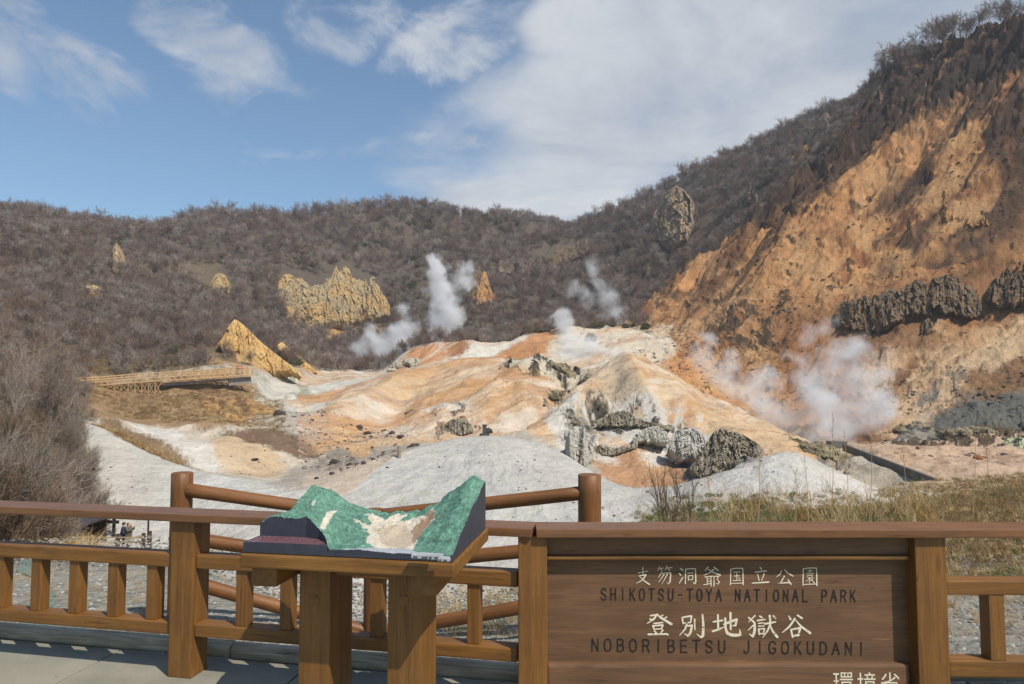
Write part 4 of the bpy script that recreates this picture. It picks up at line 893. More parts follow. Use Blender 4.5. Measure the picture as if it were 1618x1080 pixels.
for (px, py, ww, ll, hh) in ((668, 879, .085, .03, .013), (688, 881, .06, .022, .016), (702, 884, .045, .022, .011), (515, 862, .03, .018, .006)):
    u, v = uv_on(px, py, SLAB + .01); M = local_M(u, v, SLAB + .006)
    b = MB(); b.box((0, 0, hh / 2), (ww, ll, hh), M); b.box((ww * .1, .002, hh + .002), (ww * .7, ll * .6, .004), M)
    h = b.build('building', HOUSE, model)
    if ww > .04:
        b = MB(); b.box((-ww * .3, -ll / 2 - .0005, hh * .4), (ww * .2, .001, hh * .5), M); b.box((ww * .15, -ll / 2 - .0005, hh * .4), (ww * .3, .001, hh * .5), M); b.build('window', DKW, h)
# ------------------------------------------------------------------ round log fence, kerb log, paving
logf = empty('log_fence', (-.4, 5.3, -.3), 'round brown log fence with three sagging rails behind the timber fence', 'fence')
def rlog(name, p0, p1, r, parent, mat=W_LOG, n=20, r1=None, M=None):
    p0 = Vector(p0); p1 = Vector(p1); Lg = (p1 - p0).length; x = (p1 - p0).normalized(); y = Vector((0, 0, 1)).cross(x)
    if y.length < .01: y = Vector((0, 1, 0))
    y.normalize(); z = x.cross(y); M = Matrix(((x.x, y.x, z.x, 0), (x.y, y.y, z.y, 0), (x.z, y.z, z.z, 0), (0, 0, 0, 1))); M.translation = (p0 + p1) / 2
    seg = max(2, int(Lg / .12)); vs = []; fsx = []; rr = random.Random(int(Lg * 1e4)); ph = rr.uniform(0, 9)
    r1 = r1 or r
    rings = [(0, .88)] + [(.006, 1.)] + [(Lg * i / seg, 1.) for i in range(1, seg)] + [(Lg - .006, 1.), (Lg, .88)]
    for (d, k) in rings:
        q = (r * (1 - d / Lg) + r1 * d / Lg) * k
        for j in range(n):
            t = 2 * math.pi * j / n; w_ = 1 + .02 * math.sin(3 * t + ph + d * 2) + .012 * math.sin(5 * t + d * 7)
            vs.append((d - Lg / 2, q * w_ * math.cos(t), q * w_ * math.sin(t)))
    for i in range(len(rings) - 1):
        for j in range(n): fsx.append((i * n + j, i * n + (j + 1) % n, i * n + n + (j + 1) % n, i * n + n + j))
    fsx += [tuple(range(n - 1, -1, -1)), tuple((len(rings) - 1) * n + j for j in range(n))]
    b = MB(); b.add(vs, fsx); me = b.mesh(name, True); return link(name, me, mat, parent, M)
YA, YM, YC = 5.25, 5.35, 4.95
pa, pm, pc = P(288, 746, YA), P(592, 804, YM), P(931, 749, YC)
rlog('post', (pa.x, pa.y, gz(pa.x, pa.y) - .2), pa, .078, logf)
rlog('post', (pm.x, pm.y, gz(pm.x, pm.y) - .2), pm, .078, logf)
rlog('post', (pc.x, pc.y, gz(pc.x, pc.y) - .2), pc, .083, logf)
for (ya, ym, yc) in ((774, 816, 778), (850, 893, 862), (918, 1000, 942)):
    q0, q1, q2 = P(296, ya, YA - .02), P(590, ym, YM), P(922, yc, YC)
    rlog('rail', q0, q1, .052, logf, r1=.045); rlog('rail', q1 + Vector((0, 0, .002)), q2, .05, logf, r1=.05)
rlog('rail', P(284, 778, YA + .02), P(-200, 810, YA + 1.2) + Vector((0, .6, -.5)), .05, logf) if False else None
kerb = empty('kerb_log', fs(2.5, .4, 0), 'weathered grey log lying along the edge of the paving', 'log')
for i, (s0, s1) in enumerate(((5.9, 3.75), (3.74, 1.95), (1.94, .15))):
    rlog('log_length', fs(s0, .385, .03), fs(s1, .385, .035), .052, kerb, W_GREY)
kerb2 = rlog('kerb_log', (.05, 4.02, .03), (4.6, 4.02, .03), .05, None, W_GREY); tag(kerb2, 'grey kerb log lying on the gravel behind the sign board', 'log')
def pave_mat():
    m, t, b = new_mat('paving'); co = t.node('ShaderNodeNewGeometry').outputs['Position']
    n = t.noise(co, 1.4, 5, .6); f = t.noise(co, 120, 3, .7); g2 = t.noise(co, 24, 3)
    c = t.mix(t.maprange(n, .35, .65), lin((150, 144, 126)), lin((124, 120, 106)))
    c = t.mix(t.maprange(f, .45, .7, 0, .35), c, lin((84, 82, 76)))
    st = t.maprange(t.noise(co, 9, 2), .7, .74); c = t.mix(t.math('MULTIPLY', st, .4), c, lin((96, 78, 60)))
    t.l.new(c, b.inputs['Base Color']); b.inputs['Roughness'].default_value = .9; bump(t, b, t.math('ADD', f, g2), .5, .003); return m
pv = pave_mat()
# slabs of paving with joints, following the fence line
b = MB()
def quad_slab(s0, s1, o0, o1):
    g_ = .006
    vs = [fs(s0 - g_, o0 + g_, z) for z in (-.12, 0)] + [fs(s1 + g_, o0 + g_, z) for z in (-.12, 0)] + [fs(s1 + g_, o1 - g_, z) for z in (-.12, 0)] + [fs(s0 - g_, o1 - g_, z) for z in (-.12, 0)]
    b.add([tuple(v) for v in vs], [(1, 3, 5, 7), (0, 1, 7, 6), (0, 2, 3, 1), (2, 4, 5, 3), (4, 6, 7, 5)])
for i in range(-4, 6):
    s0 = 1.42 + i * 1.28
    for (o0, o1) in ((-.42, .33), (-2.2, -.42), (-4.5, -2.2), (-8, -4.5)):
        quad_slab(s0 + 1.28, s0, o0, o1)
bm_ = b.mesh('pavement'); bevel_mesh(bm_, .004, 1); pvo = link('pavement', bm_, pv); tag(pvo, kind='structure')
b = MB(); b.add([tuple(fs(9, .33, -.016)), tuple(fs(-9, .33, -.016)), tuple(fs(-9, -10, -.016)), tuple(fs(9, -10, -.016))], [(0, 3, 2, 1)])
o = b.build('pavement_bed', simple_mat('joint_sand', (84, 80, 70), rough=.95)); tag(o, kind='structure')
# ------------------------------------------------------------------ crags standing out of the slopes
def crag_mat(name, c1, c2, c3, sc=.12):
    m, t, b = new_mat(name); p = t.node('ShaderNodeNewGeometry').outputs['Position']
    st = t.vmath('MULTIPLY', p, (1, 1, .28)); n = t.noise(st, sc, 6, .65); n2 = t.noise(st, sc * 7, 6, .7, dist=.8); n3 = t.noise(p, sc * 30, 4, .7)
    c = t.mix(t.maprange(n, .42, .58), lin(c1), lin(c2)); c = t.mix(t.maprange(n2, .46, .6), c, lin(c3))
    c = t.mix(t.maprange(n2, .3, .4, .4, 0), c, (.05, .042, .034)); c = t.mix(t.maprange(n3, .35, .6, .25, 0), c, (.08, .066, .05))
    t.l.new(c, b.inputs['Base Color']); b.inputs['Roughness'].default_value = .95
    bump(t, b, t.math('ADD', t.math('MULTIPLY', n2, 1.), t.math('MULTIPLY', n3, .3)), .6, .6); return m
CR_YEL = crag_mat('yellow_grey_rock', (196, 158, 98), (176, 158, 124), (140, 122, 92))
CR_GRY = crag_mat('grey_tan_rock', (160, 134, 102), (120, 104, 86), (92, 80, 68))
CR_DRK = crag_mat('dark_rock', (108, 92, 74), (84, 73, 62), (134, 106, 74))
CR_GR2 = crag_mat('pale_tan_rock', (190, 160, 122), (150, 130, 106), (116, 100, 84))
CR_ORG = crag_mat('ochre_rock', (196, 144, 86), (176, 126, 78), (148, 120, 88))
def crag(label, top, base, Y, thick, mat, seed=1, flute=6., famp=.5, tip=1.0, cat='rock outcrop', name='rock_outcrop', group=None, step=.8, back=.6, rough=1., tband=None, push=0.):
    """rock face standing on the slope: base and top outlines, foot depth taken from the ground it stands on"""
    x0, x1 = top[0][0], top[-1][0]; n = max(14, int((x1 - x0) / step)); xs = np.linspace(x0, x1, n)
    yt = np.interp(xs, *zip(*top)); yb = np.maximum(np.interp(xs, *zip(*base)), yt + 1.2)
    m = int(min(110, max(16, (yb.max() - yt.min()) / step)))
    _k = np.linspace(x0, x1, 7); _y = np.array([tz(q, float(np.interp(q, *zip(*base))), tband or (8.2, 16)).y for q in _k]); Ymid = float(np.median(_y)); _kk = 1.5 if thick > 6 else .5; _y = np.clip(_y, Ymid - thick * _kk, Ymid + thick * _kk)
    mpp = Ymid / FPX; hm = (yb - yt) * mpp
    Yb = np.interp(xs, _k, _y) - thick * .12 - push; yb = yb + fbm(xs / 6., xs * 0, 3, seed + 31) * min(6., (yb - yt).max() * .15); Yt = Yb + np.minimum(hm * .95, thick * 3.)
    edge = np.clip(np.minimum(xs - x0, x1 - xs) / max(2., (x1 - x0) * .1), 0.0, 1) ** .6
    rows = []
    wrp = fbm(xs / (flute * 2.2), xs * 0 + seed, 3, seed) * flute * .9
    for j in range(m):
        u = j / (m - 1); y = yb + (yt - yb) * u; Yu = Yb + (Yt - Yb) * u ** 1.2
        f = ridged((xs + wrp + fbm(xs / 9, xs * 0 + u * 3, 3, seed + 4) * flute * .5) / flute, xs * 0 + u * .55 + seed, 3, seed)
        blk = fbm(xs / (flute * .45), xs * 0 + u * hm / (mpp * flute * .5), 4, seed + 9, .6)
        led = ridged(xs / (flute * 3), xs * 0 + u * (yb - yt).max() / 9., 3, seed + 12)
        yy_ = (1 - u) * hm / mpp
        xw = xs + wrp + fbm(xs / 7, yy_ / 9, 3, seed + 6) * flute * .35
        c1 = cells(xw / flute, yy_ / (flute * 2.6) + seed, seed); c2 = cells(xw / (flute * .42), yy_ / (flute * .8), seed + 3); c3 = cells(xw / (flute * .2), yy_ / (flute * .3), seed + 5)
        fm = flute * mpp
        d = edge * fm * (famp * .95 * c1 + .50 * rough * c2 + .2 * rough * c3 + .35 * f) * min(1., u / .12 + .05) + thick * edge * .30 * min(1, u / .1) * (1 - u) ** .5
        rows.append((xs + fbm(xs / 4, xs * 0 + u * m / 5., 3, seed + 20) * .8 * edge, y + (fbm(xs / 5., xs * 0 + u * m / 6., 3, seed + 21) * 1.1 if 0 < j < m - 1 else 0), Yu - d))
    V_ = []
    for (X_, y_, Y_) in rows:
        for q in range(n):
            a_, z_ = az(X_[q], y_[q], Y_[q]); V_.append((a_ * Y_[q], Y_[q], z_))
    V_ = np.array(V_).reshape(m, n, 3)
    ft = V_[0].copy(); ft[:, 1] += thick * 1.2 + 1; ft[:, 2] -= thick * .3 + .5; r1 = V_[-1].copy(); r1[:, 1] += thick * (.15 + back * edge * .5); r1[:, 2] -= .25 * thick; r2 = r1.copy(); r2[:, 1] += thick * .6 + 1; r2[:, 2] = np.minimum(ft[:, 2], r1[:, 2] - thick)
    V_ = np.concatenate([ft[None], V_, r1[None], r2[None]], 0); r_ = V_.shape[0]
    ii = np.arange((r_ - 1) * n).reshape(r_ - 1, n)[:, :-1].ravel(); F = np.stack([ii, ii + 1, ii + n + 1, ii + n], 1)
    o = link(name, mesh_np(name, V_.reshape(-1, 3), F, False), mat); tag(o, label, cat, group); return o
def jag(pts, amp, sp, seed):
    """adds pinnacles to an outline"""
    xs = np.arange(pts[0][0], pts[-1][0] + .01, .7); y = np.interp(xs, *zip(*pts)); y = y - amp * np.clip(ridged(xs / sp, xs * 0 + seed, 3, seed), -.6, 1)
    return [(float(a), float(b)) for a, b in zip(xs, y)]
crag('long yellow and grey cliff crowned with jagged pinnacles amid the bare forest', jag([(434,470),(440,446),(448,436),(458,434),(468,440),(476,438),(484,448),(492,452),(500,450),(510,452),(514,442),(522,440),(526,430),(531,420),(536,432),(545,418),(551,424),(556,440),(570,442),(578,440),(582,452),(585,440),(590,438),(598,452),(606,468),(616,482)], 3.5, 5, 3),
     [(434,506),(450,514),(475,528),(500,520),(540,512),(570,515),(600,505),(616,495)], 352, 10, CR_YEL, 11, 7, .9, .9)
crag('pale blunt rock tower left of the yellow pinnacle cliff', jag([(332,450),(336,440),(342,433),(350,432),(357,436),(361,448),(364,458)], 2, 4, 5), [(332,462),(345,472),(364,476)], 352, 8, CR_YEL, 14, 6, push=5.)
crag('slanting pale rock blade beside the blunt rock tower', [(303,434),(308,432),(314,440),(320,447),(325,452)], [(303,440),(314,456),(325,460)], 345, 5, CR_YEL, 15, 6, push=5.)
crag('low ochre rock ledge above the slanting rock blade', [(280,437),(287,432),(296,433),(300,438)], [(280,441),(300,442)], 340, 4, CR_YEL, 17, 5, push=5.)
crag('tiny pointed rock between the blunt tower and the pinnacle cliff', [(421,452),(424,440),(427,450),(430,458)], [(421,456),(430,462)], 360, 4, CR_YEL, 16, 5)
crag('small grey rock spire high on the forested hillside', jag([(170,412),(178,392),(184,383),(189,394),(192,410),(194,432)], 2, 4, 8), [(170,420),(180,438),(194,440)], 300, 8, CR_GR2, 18, 5, push=5.)
crag('round lumpy tan boulder outcrop on the shrubby slope', jag([(118,468),(126,458),(136,452),(146,450),(156,452),(164,460),(167,470)], 2.5, 4, 9), [(118,470),(140,473),(167,473)], 210, 5, CR_YEL, 19, 4)
crag('tan rock edge half hidden by trees at the picture border', jag([(-20,384),(5,383),(14,388),(22,396),(26,402)], 2, 5, 10), [(-20,398),(26,405)], 250, 6, CR_ORG, 20, 5)
crag('ochre cone shaped rock face below the dark ridge', [(741,486),(748,462),(756,448),(764,428),(768,430),(774,450),(781,470),(783,482)], [(741,486),(760,488),(783,486)], 380, 12, CR_ORG, 21, 9, .5, .8)
crag('dark cleft rock leaning over the ochre cone', jag([(736,460),(744,440),(752,424),(758,420),(764,430)], 2, 5, 12), [(736,474),(750,468),(764,440)], 386, 8, CR_DRK, 22, 6, push=5.)
crag('small ochre rock tip beneath the ochre cone', [(726,500),(729,482),(733,484),(742,498)], [(726,500),(742,501)], 340, 4, CR_YEL, 23, 5)
crag('broken brown rock steps right of the ochre cone', jag([(786,424),(790,412),(798,414),(806,412),(812,424)], 2.5, 4, 13), [(786,432),(812,434)], 392, 7, CR_GRY, 24, 5)
crag('dark jagged rock wall on the lower end of the right ridge', jag([(826,428),(836,412),(850,406),(862,402),(872,410),(880,396),(890,392),(905,388),(918,378),(928,376),(932,386)], 3, 7, 14), [(826,434),(850,436),(880,426),(905,412),(932,396)], 385, 10, CR_DRK, 25, 8, push=5.)
crag('tall split crag with a dark shaded cleft on the wooded ridge', jag([(1026,360),(1032,340),(1042,326),(1052,312),(1062,298),(1068,292),(1078,300),(1088,308),(1096,316),(1098,330)], 3, 8, 15), [(1026,372),(1040,384),(1068,390),(1086,384),(1098,352)], 372, 18, CR_GR2, 26, 14, 1., .8, push=5.)
crag('dark angular crag part way along the wooded ridge', jag([(1168,326),(1176,310),(1184,290),(1190,286),(1194,300),(1198,312)], 3, 6, 16), [(1168,330),(1198,322)], 350, 10, CR_DRK, 27, 8, push=5.)
crag('tan rock shelf rising beneath the pale pointed crag', jag([(1241,278),(1246,258),(1258,240),(1270,230),(1284,232),(1286,244)], 3, 8, 17), [(1241,282),(1262,270),(1286,252)], 335, 10, CR_ORG, 28, 9, push=5.)
crag('pale pointed crag standing near the top of the wooded ridge', jag([(1262,236),(1280,206),(1296,186),(1306,178),(1314,186),(1320,204),(1322,214)], 2, 9, 18), [(1262,240),(1290,238),(1322,218)], 336, 12, CR_GR2, 29, 12, push=5.)
# outcrops on the right slope
crag('long dark columnar cliff band crossing the orange slope', jag([(1318,498),(1326,482),(1334,474),(1350,474),(1362,470),(1378,468),(1392,464),(1406,456),(1420,460),(1432,452),(1446,442),(1460,446),(1474,440),(1488,434),(1500,434),(1512,440),(1524,444),(1534,452),(1545,460),(1553,476)], 3.5, 7, 19),
     [(1318,512),(1350,522),(1378,530),(1400,522),(1420,512),(1448,500),(1470,500),(1500,498),(1530,505),(1553,500)], 150, 7.5, CR_DRK, 31, 11, 1.3, .6)
crag('dark overhanging rock mass at the far end of the slope', jag([(1556,466),(1572,440),(1590,424),(1612,412),(1640,404),(1680,396)], 4, 10, 20), [(1556,470),(1580,488),(1610,486),(1680,480)], 146, 9, CR_DRK, 32, 12, 1.2, .6)
for i, (x, y, w, h, Yq, mt, lb) in enumerate((
    (1405,512,26,22,148,CR_DRK,'dark rock knob just below the columnar cliff band'), (1470,524,34,24,146,CR_DRK,'split dark rock below the middle of the columnar cliff band'),
    (1212,450,16,18,178,CR_DRK,'dark rock patch on the smooth orange slope'), (1236,490,26,14,170,CR_DRK,'dark ledge left of the columnar cliff band'),
    (1160,492,18,14,178,CR_DRK,'small dark boulder on the orange slope above the steam'), (1495,345,26,50,178,CR_ORG,'ochre rock tower casting a long shadow on the orange slope'),
    (1545,352,40,34,170,CR_ORG,'ochre rock knuckle beside the tower on the orange slope'), 
    
    (1470,158,26,44,226,CR_DRK,'grey ribbed pillar in the dark upper cliff'), (1390,184,22,44,238,CR_GRY,'brown faced buttress at the far end of the dark upper cliff'),
    
    )):
    top = jag([(x - w / 2, y), (x - w * .3, y - h * .75), (x, y - h), (x + w * .25, y - h * .8), (x + w / 2, y)], h * .08, w / 4, 40 + i)
    crag(lb, top, [(x - w / 2, y + 4), (x, y + h * .25), (x + w / 2, y + 4)], Yq, w * Yq / FPX * .55, mt, 50 + i, w / 3, .8, .8)
CR_SAND = crag_mat('yellow_sandy_rock', (214, 170, 98), (190, 144, 80), (206, 178, 130), .3)
crag('bright yellow pointed bank sloping down beside the boardwalk', [(343,544),(352,532),(362,514),(370,504),(376,506),(388,516),(400,528),(418,545),(440,562),(456,574),(470,584)], [(343,548),(365,558),(380,570),(400,584),(430,590),(470,590)], 148, 2.0, CR_SAND, 81, 10, .5, cat='rock bank', name='rock_bank', rough=.5, tband=(7.6, 10.5))
crag('narrow yellow blade of rock trailing behind the yellow pointed bank', [(439,544),(446,539),(452,546),(466,556),(484,572),(502,588)], [(439,550),(455,566),(478,584),(502,591)], 165, 5, CR_SAND, 82, 10, .35, cat='rock bank', name='rock_bank', rough=.5, tband=(8.2, 11))
# crusted outcrops on the mounds
def boulder_mesh(seed, sub=3, flat=.7):
    bm = bmesh.new(); bmesh.ops.create_icosphere(bm, subdivisions=sub, radius=1)
    P_ = np.array([v.co for v in bm.verts]); k = 1 + .35 * fbm(P_[:, 0] * 1.3 + seed * 7.1, P_[:, 1] * 1.3 + P_[:, 2] * 1.7, 4, seed) + .25 * ridged(P_[:, 0] * 1.9 + P_[:, 2], P_[:, 1] * 2.1 - P_[:, 2] * 1.3 + seed, 3, seed + 3)
    for v, kk in zip(bm.verts, k): v.co *= kk; v.co.z *= flat
    me = bpy.data.meshes.new('boulder'); bm.to_mesh(me); bm.free(); me.polygons.foreach_set('use_smooth', [sub > 2] * len(me.polygons)); return me
def crust_mat(name, c1, c2):
    m, t, b = new_mat(name); p = t.node('ShaderNodeNewGeometry').outputs['Position']; n = t.noise(p, .8, 6, .7, dist=.6); n2 = t.noise(p, 5, 5, .75)
    c = t.mix(t.maprange(n, .42, .58), lin(c1), lin(c2)); c = t.mix(t.maprange(n2, .35, .5, .4, 0), c, (.10, .088, .068)); t.l.new(c, b.inputs['Base Color']); b.inputs['Roughness'].default_value = .95
    bump(t, b, t.math('ADD', n, t.math('MULTIPLY', n2, .6)), 1., .5); return m
CRU_G = crust_mat('grey_crust', (204, 194, 174), (172, 162, 138)); CRU_W = crust_mat('white_crust', (218, 212, 200), (186, 178, 160)); CRU_D = crust_mat('dark_crust', (128, 116, 92), (176, 160, 126)); BLD = crust_mat('dark_boulder', (70, 62, 58), (98, 88, 80))
CRU_M = crust_mat('mottled_crust', (188, 176, 154), (132, 118, 96))
def lump(label, cx, cy, wpx, hpx, t, mat, n=9, seed=1, name='rock_outcrop', cat='rock outcrop', group=None):
    """one knobbly outcrop built as a cluster of fused blocks"""
    rr = random.Random(seed); base = tz(cx, cy, t); m = base.y / FPX; b = MB(); bm = bmesh.new()
    for i in range(n):
        u = rr.uniform(-.5, .5); w = rr.uniform(-.5, .5); s = rr.uniform(.16, .34) * wpx * m
        c = Vector((base.x + u * wpx * m, base.y + w * wpx * m * .8, 0)); c.z = gz(c.x, c.y) - s * .12 + (1 - abs(u) * 1.6) * hpx * m * rr.uniform(.05, .42)
        q = boulder_mesh(rr.randint(0, 999), 3, hpx / wpx * .7 + .22); q.transform(Matrix.Translation(c) @ Matrix.Rotation(rr.uniform(0, 6), 4, 'Z') @ Matrix.Scale(s, 4)); bm.from_mesh(q); bpy.data.meshes.remove(q)
    me = bpy.data.meshes.new(name); bm.to_mesh(me); bm.free(); o = link(name, me, mat)
    md = o.modifiers.new('r', 'REMESH'); md.mode = 'VOXEL'; md.voxel_size = max(wpx, hpx) * m / 60; md.use_smooth_shade = True
    bpy.context.view_layer.update(); dg = bpy.context.evaluated_depsgraph_get(); m2 = bpy.data.meshes.new_from_object(o.evaluated_get(dg)); o.modifiers.clear(); o.data = m2
    V_ = np.empty(len(m2.vertices) * 3, np.float32); m2.vertices.foreach_get('co', V_); V_ = V_.reshape(-1, 3); N_ = np.array([v.normal for v in m2.vertices])
    sc = wpx * m / 6; dd = (cells(V_[:, 0] / sc + V_[:, 2] / sc * .7, V_[:, 1] / sc - V_[:, 2] / sc * .6, seed) * .09 + cells(V_[:, 0] / sc * 2.6, V_[:, 2] / sc * 2.6 + V_[:, 1] / sc, seed + 2) * .045) * wpx * m
    V_ += N_ * dd[:, None]; m2.vertices.foreach_set('co', V_.ravel()); m2.materials.clear(); m2.materials.append(mat); m2.update()
    return tag(o, label, cat, group)
crag('big craggy grey outcrop crowning the saddle beside the white mound', jag([(1090,738),(1102,720),(1114,704),(1122,692),(1130,680),(1142,676),(1150,682),(1162,682),(1176,688),(1188,694),(1200,704)], 2.4, 9, 61), [(1090,746),(1112,756),(1140,750),(1168,734),(1200,718)], 80, 1.4, CRU_M, 61, 9, 1., 1, tband=(3.3, 6.5), rough=1.5)
crag('pale cracked outcrop rising from the orange hollow', jag([(1058,700),(1064,684),(1078,676),(1096,676),(1112,690),(1118,706)], 2, 7, 62), [(1058,712),(1080,730),(1100,722),(1118,712)], 80, 1.6, CRU_W, 62, 8, .7, 1, tband=(4, 7), rough=1.3)
crag('upright olive and grey crusted outcrop behind the white mound', jag([(893,700),(898,682),(908,673),(920,674),(930,684),(938,704)], 2, 6, 63), [(893,716),(908,734),(925,740),(938,726)], 80, 3, CRU_W, 63, 7, .8, 1, tband=(3.3, 7), rough=1.3)
lump('small olive cap rock above the upright crusted outcrop', 905, 680, 18, 9, (4, 7), CRU_D, 5, 8)
lump('dark broken crust on the crest of the orange mound', 838, 584, 36, 18, (5.6, 8), CRU_D, 9, 9)
lump('blackish crust tilted beside the broken crest crust', 888, 588, 34, 20, (5.6, 8), CRU_D, 9, 10)
lump('ragged dark crust line down the flank of the orange mound', 880, 622, 22, 24, (5, 8), CRU_D, 7, 11)
lump('olive crust bump at the end of the ragged crust line', 920, 608, 26, 9, (5, 8), CRU_D, 6, 12)
crag('grey crust ledge under the peak of the orange mound', jag([(944,664),(958,654),(975,650),(990,648),(1006,660),(1030,668),(1060,672)], 2, 6, 64), [(944,672),(975,676),(1006,674),(1060,680)], 90, 2.5, CRU_M, 64, 6, .8, 1, tband=(4, 7.5), rough=1.4)
crag('white crust blocks near the top of the orange hollow', jag([(1000,690),(1020,676),(1040,674),(1056,684)], 2, 6, 65), [(1000,700),(1030,698),(1056,700)], 90, 2.5, CRU_W, 65, 6, .7, 1, tband=(4, 7), rough=1.3)
crag('grey crust ledge bordering the orange hollow', jag([(930,708),(948,702),(970,708),(992,704),(1008,696)], 1.6, 6, 66), [(930,716),(965,722),(1008,706)], 90, 2, CRU_M, 66, 6, .7, 1, tband=(3.4, 7), rough=1.4)
crag('greenish crust ledge behind the stone monument', jag([(690,684),(704,668),(722,660),(738,664),(748,676)], 2, 6, 67), [(690,690),(720,690),(748,686)], 100, 2.5, CRU_M, 67, 6, .8, 1, tband=(4, 7), rough=1.4)
lump('small dark crust on the smooth orange flank', 648, 652, 16, 6, (5, 8), CRU_D, 5, 17)
lump('greenish rubble slope at the low end of the orange mound', 1305, 726, 70, 14, (4.4, 8), CRU_D, 12, 18)
lump('brown rubble heap on the far side of the flat ground', 1450, 690, 60, 16, (6, 9.4), CRU_D, 10, 19)
lump('dark rubble heap below the grey scree', 1520, 690, 56, 12, (6, 9.4), CRU_D, 10, 20)
lump('grey white crust in the little hollow of the second ridge', 935, 536, 14, 22, (8.3, 10), CRU_D, 6, 21)
lump('greenish white crust along the stream head', 640, 583, 40, 10, (6, 9.6), CRU_G, 8, 22)
# loose boulders
bmesh_var = [boulder_mesh(300 + i, 3, .75) for i in range(5)]
for me in bmesh_var: me.materials.append(BLD)
bl = [(440,671,20,11,4,8),(415,664,9,5,4,8),(463,675,10,6,4,8),(568,689,11,10,3.6,7),(580,692,12,6,3.6,7),(606,692,10,6,3.6,7),(620,696,8,6,3.4,7),(634,700,14,4,3.4,7),(655,712,18,10,3.3,6),(648,719,8,4,3,6),(528,736,17,10,3.2,6),(553,737,9,7,3,6),(577,737,8,6,3,6),(524,751,8,7,2.9,6),(590,731,7,5,3,6),(501,757,8,4,2.9,6),(588,712,5,5,3,6),(492,681,7,4,4,7),(612,738,5,3,2.6,6),(860,636,5,4,4,8),(403,735,14,3,2.9,6),(745,776,6,5,1.8,4),(742,785,5,4,1.8,4),(766,790,4,3,1.8,4),(1545,731,15,9,2.9,6),(1450,716,6,6,3,8)]
for i, (x, y, w, h, t0, t1) in enumerate(bl):
    p = tz(x, y, (t0, t1)); m = p.y / FPX
    o = bpy.data.objects.new('boulder', bmesh_var[i % 5]); COL.objects.link(o); o.scale = (w * m * .5, w * m * .45, h * m * .7); o.rotation_euler = (0, 0, i * 1.7); o.location = p + Vector((0, 0, h * m * .15))
    if x == 1545:
        o.data = bmesh_var[0].copy(); o.data.materials.clear(); o.data.materials.append(crust_mat('rusty_boulder', (172, 104, 52), (140, 84, 44))); tag(o, 'rusty orange boulder alone on the flat tan ground', 'boulder')
    else: tag(o, 'dark boulder lying on the pale valley floor', 'boulder', 'dark boulders scattered on the pale valley floor')
# ------------------------------------------------------------------ bare trees
def branchy(seed, H=1., n_main=5, depth=3, spread=.55, twig=.012, trunk=.03, multi=1, nodes=4, droop=0., sides=3, fork=3, low=.25):
    """bare tree: returns (V,F) for the trunk with its limbs and (V,F) for the fine twigs; unit height"""
    rr = random.Random(seed); A_, B_ = [[], []], [[], []]
    def seg(S, p0, p1, r0, r1):
        d = (p1 - p0).normalized(); u = d.orthogonal().normalized(); w = d.cross(u); n = len(S[0])
        for (p, r) in ((p0, r0), (p1, r1)):
            for k in range(sides):
                t = 2 * math.pi * k / sides; q = p + (u * math.cos(t) + w * math.sin(t)) * r; S[0].append((q.x, q.y, q.z))
        for k in range(sides): S[1].append((n + k, n + (k + 1) % sides, n + sides + (k + 1) % sides, n + sides + k))
    def grow(p, d, L, r, lev):
        k = nodes if lev < 2 else max(2, nodes - 1); S = A_ if lev <= 1 else B_
        for i in range(k):
            d = (d + Vector((rr.gauss(0, .16), rr.gauss(0, .16), rr.gauss(0, .1) + (.10 if lev else .03) - droop * lev * .1))).normalized()
            q = p + d * (L / k); r1 = max(r * (1 - .62 / k), twig * .5); seg(S, p, q, r, r1); p = q; r = r1
            if lev < depth and (lev > 0 or (i + 1) / k > low):
                for _ in range(fork if lev else max(1, n_main // k + (1 if i else 0))):
                    a = rr.uniform(0, 6.283); o = d.orthogonal().normalized(); o = (Matrix.Rotation(a, 3, d) @ o)
                    nd = (d * rr.uniform(.5, .95) + o * rr.uniform(.6, 1.2) * spread * 1.5).normalized()
                    grow(p, nd, L * rr.uniform(.42, .68), max(r * .55, twig), lev + 1)
    for m_ in range(multi):
        d = Vector((rr.gauss(0, .05 + .25 * (multi > 1)), rr.gauss(0, .05 + .25 * (multi > 1)), 1)).normalized()
        grow(Vector((rr.gauss(0, .02 * multi), rr.gauss(0, .02 * multi), -.03)), d, rr.uniform(.55, .72), trunk, 0)
    out = []
    zs = max(max(v[2] for v in A_[0]), max([v[2] for v in B_[0]] or [0]))
    for S in (A_, B_):
        V_ = np.array(S[0]) / zs if S[0] else np.zeros((0, 3)); out.append((V_, np.array(S[1], int)))
    return out
def bark(name, c1, c2, rough=.9):
    m, t, b = new_mat(name); r = t.node('ShaderNodeObjectInfo').outputs['Random']; p = t.node('ShaderNodeNewGeometry').outputs['Position']; n = t.noise(p, .6, 3); n2 = t.noise(p, .018, 3)
    f = t.math('ADD', t.math('MULTIPLY', r, .45), t.math('ADD', t.math('MULTIPLY', n, .2), t.math('MULTIPLY', n2, .8))); t.l.new(t.mix(t.maprange(f, .4, 1.0), lin(c1), lin(c2)), b.inputs['Base Color']); b.inputs['Roughness'].default_value = rough; return m
BK_FAR = bark('bare_branches', (140, 122, 110), (98, 84, 75)); BK_PALE = bark('pale_bark', (158, 146, 132), (120, 108, 96)); BK_BR = bark('brown_twigs', (132, 106, 80), (100, 82, 64)); BK_F2 = bark('forest_twigs', (134, 106, 88), (98, 80, 68)); BK_F3 = bark('forest_twigs', (164, 150, 138), (122, 110, 100)); BK_GREY = bark('grey_twigs', (152, 138, 124), (118, 102, 90)); LEAF = bark('dull_leaves', (96, 98, 62), (70, 78, 46))
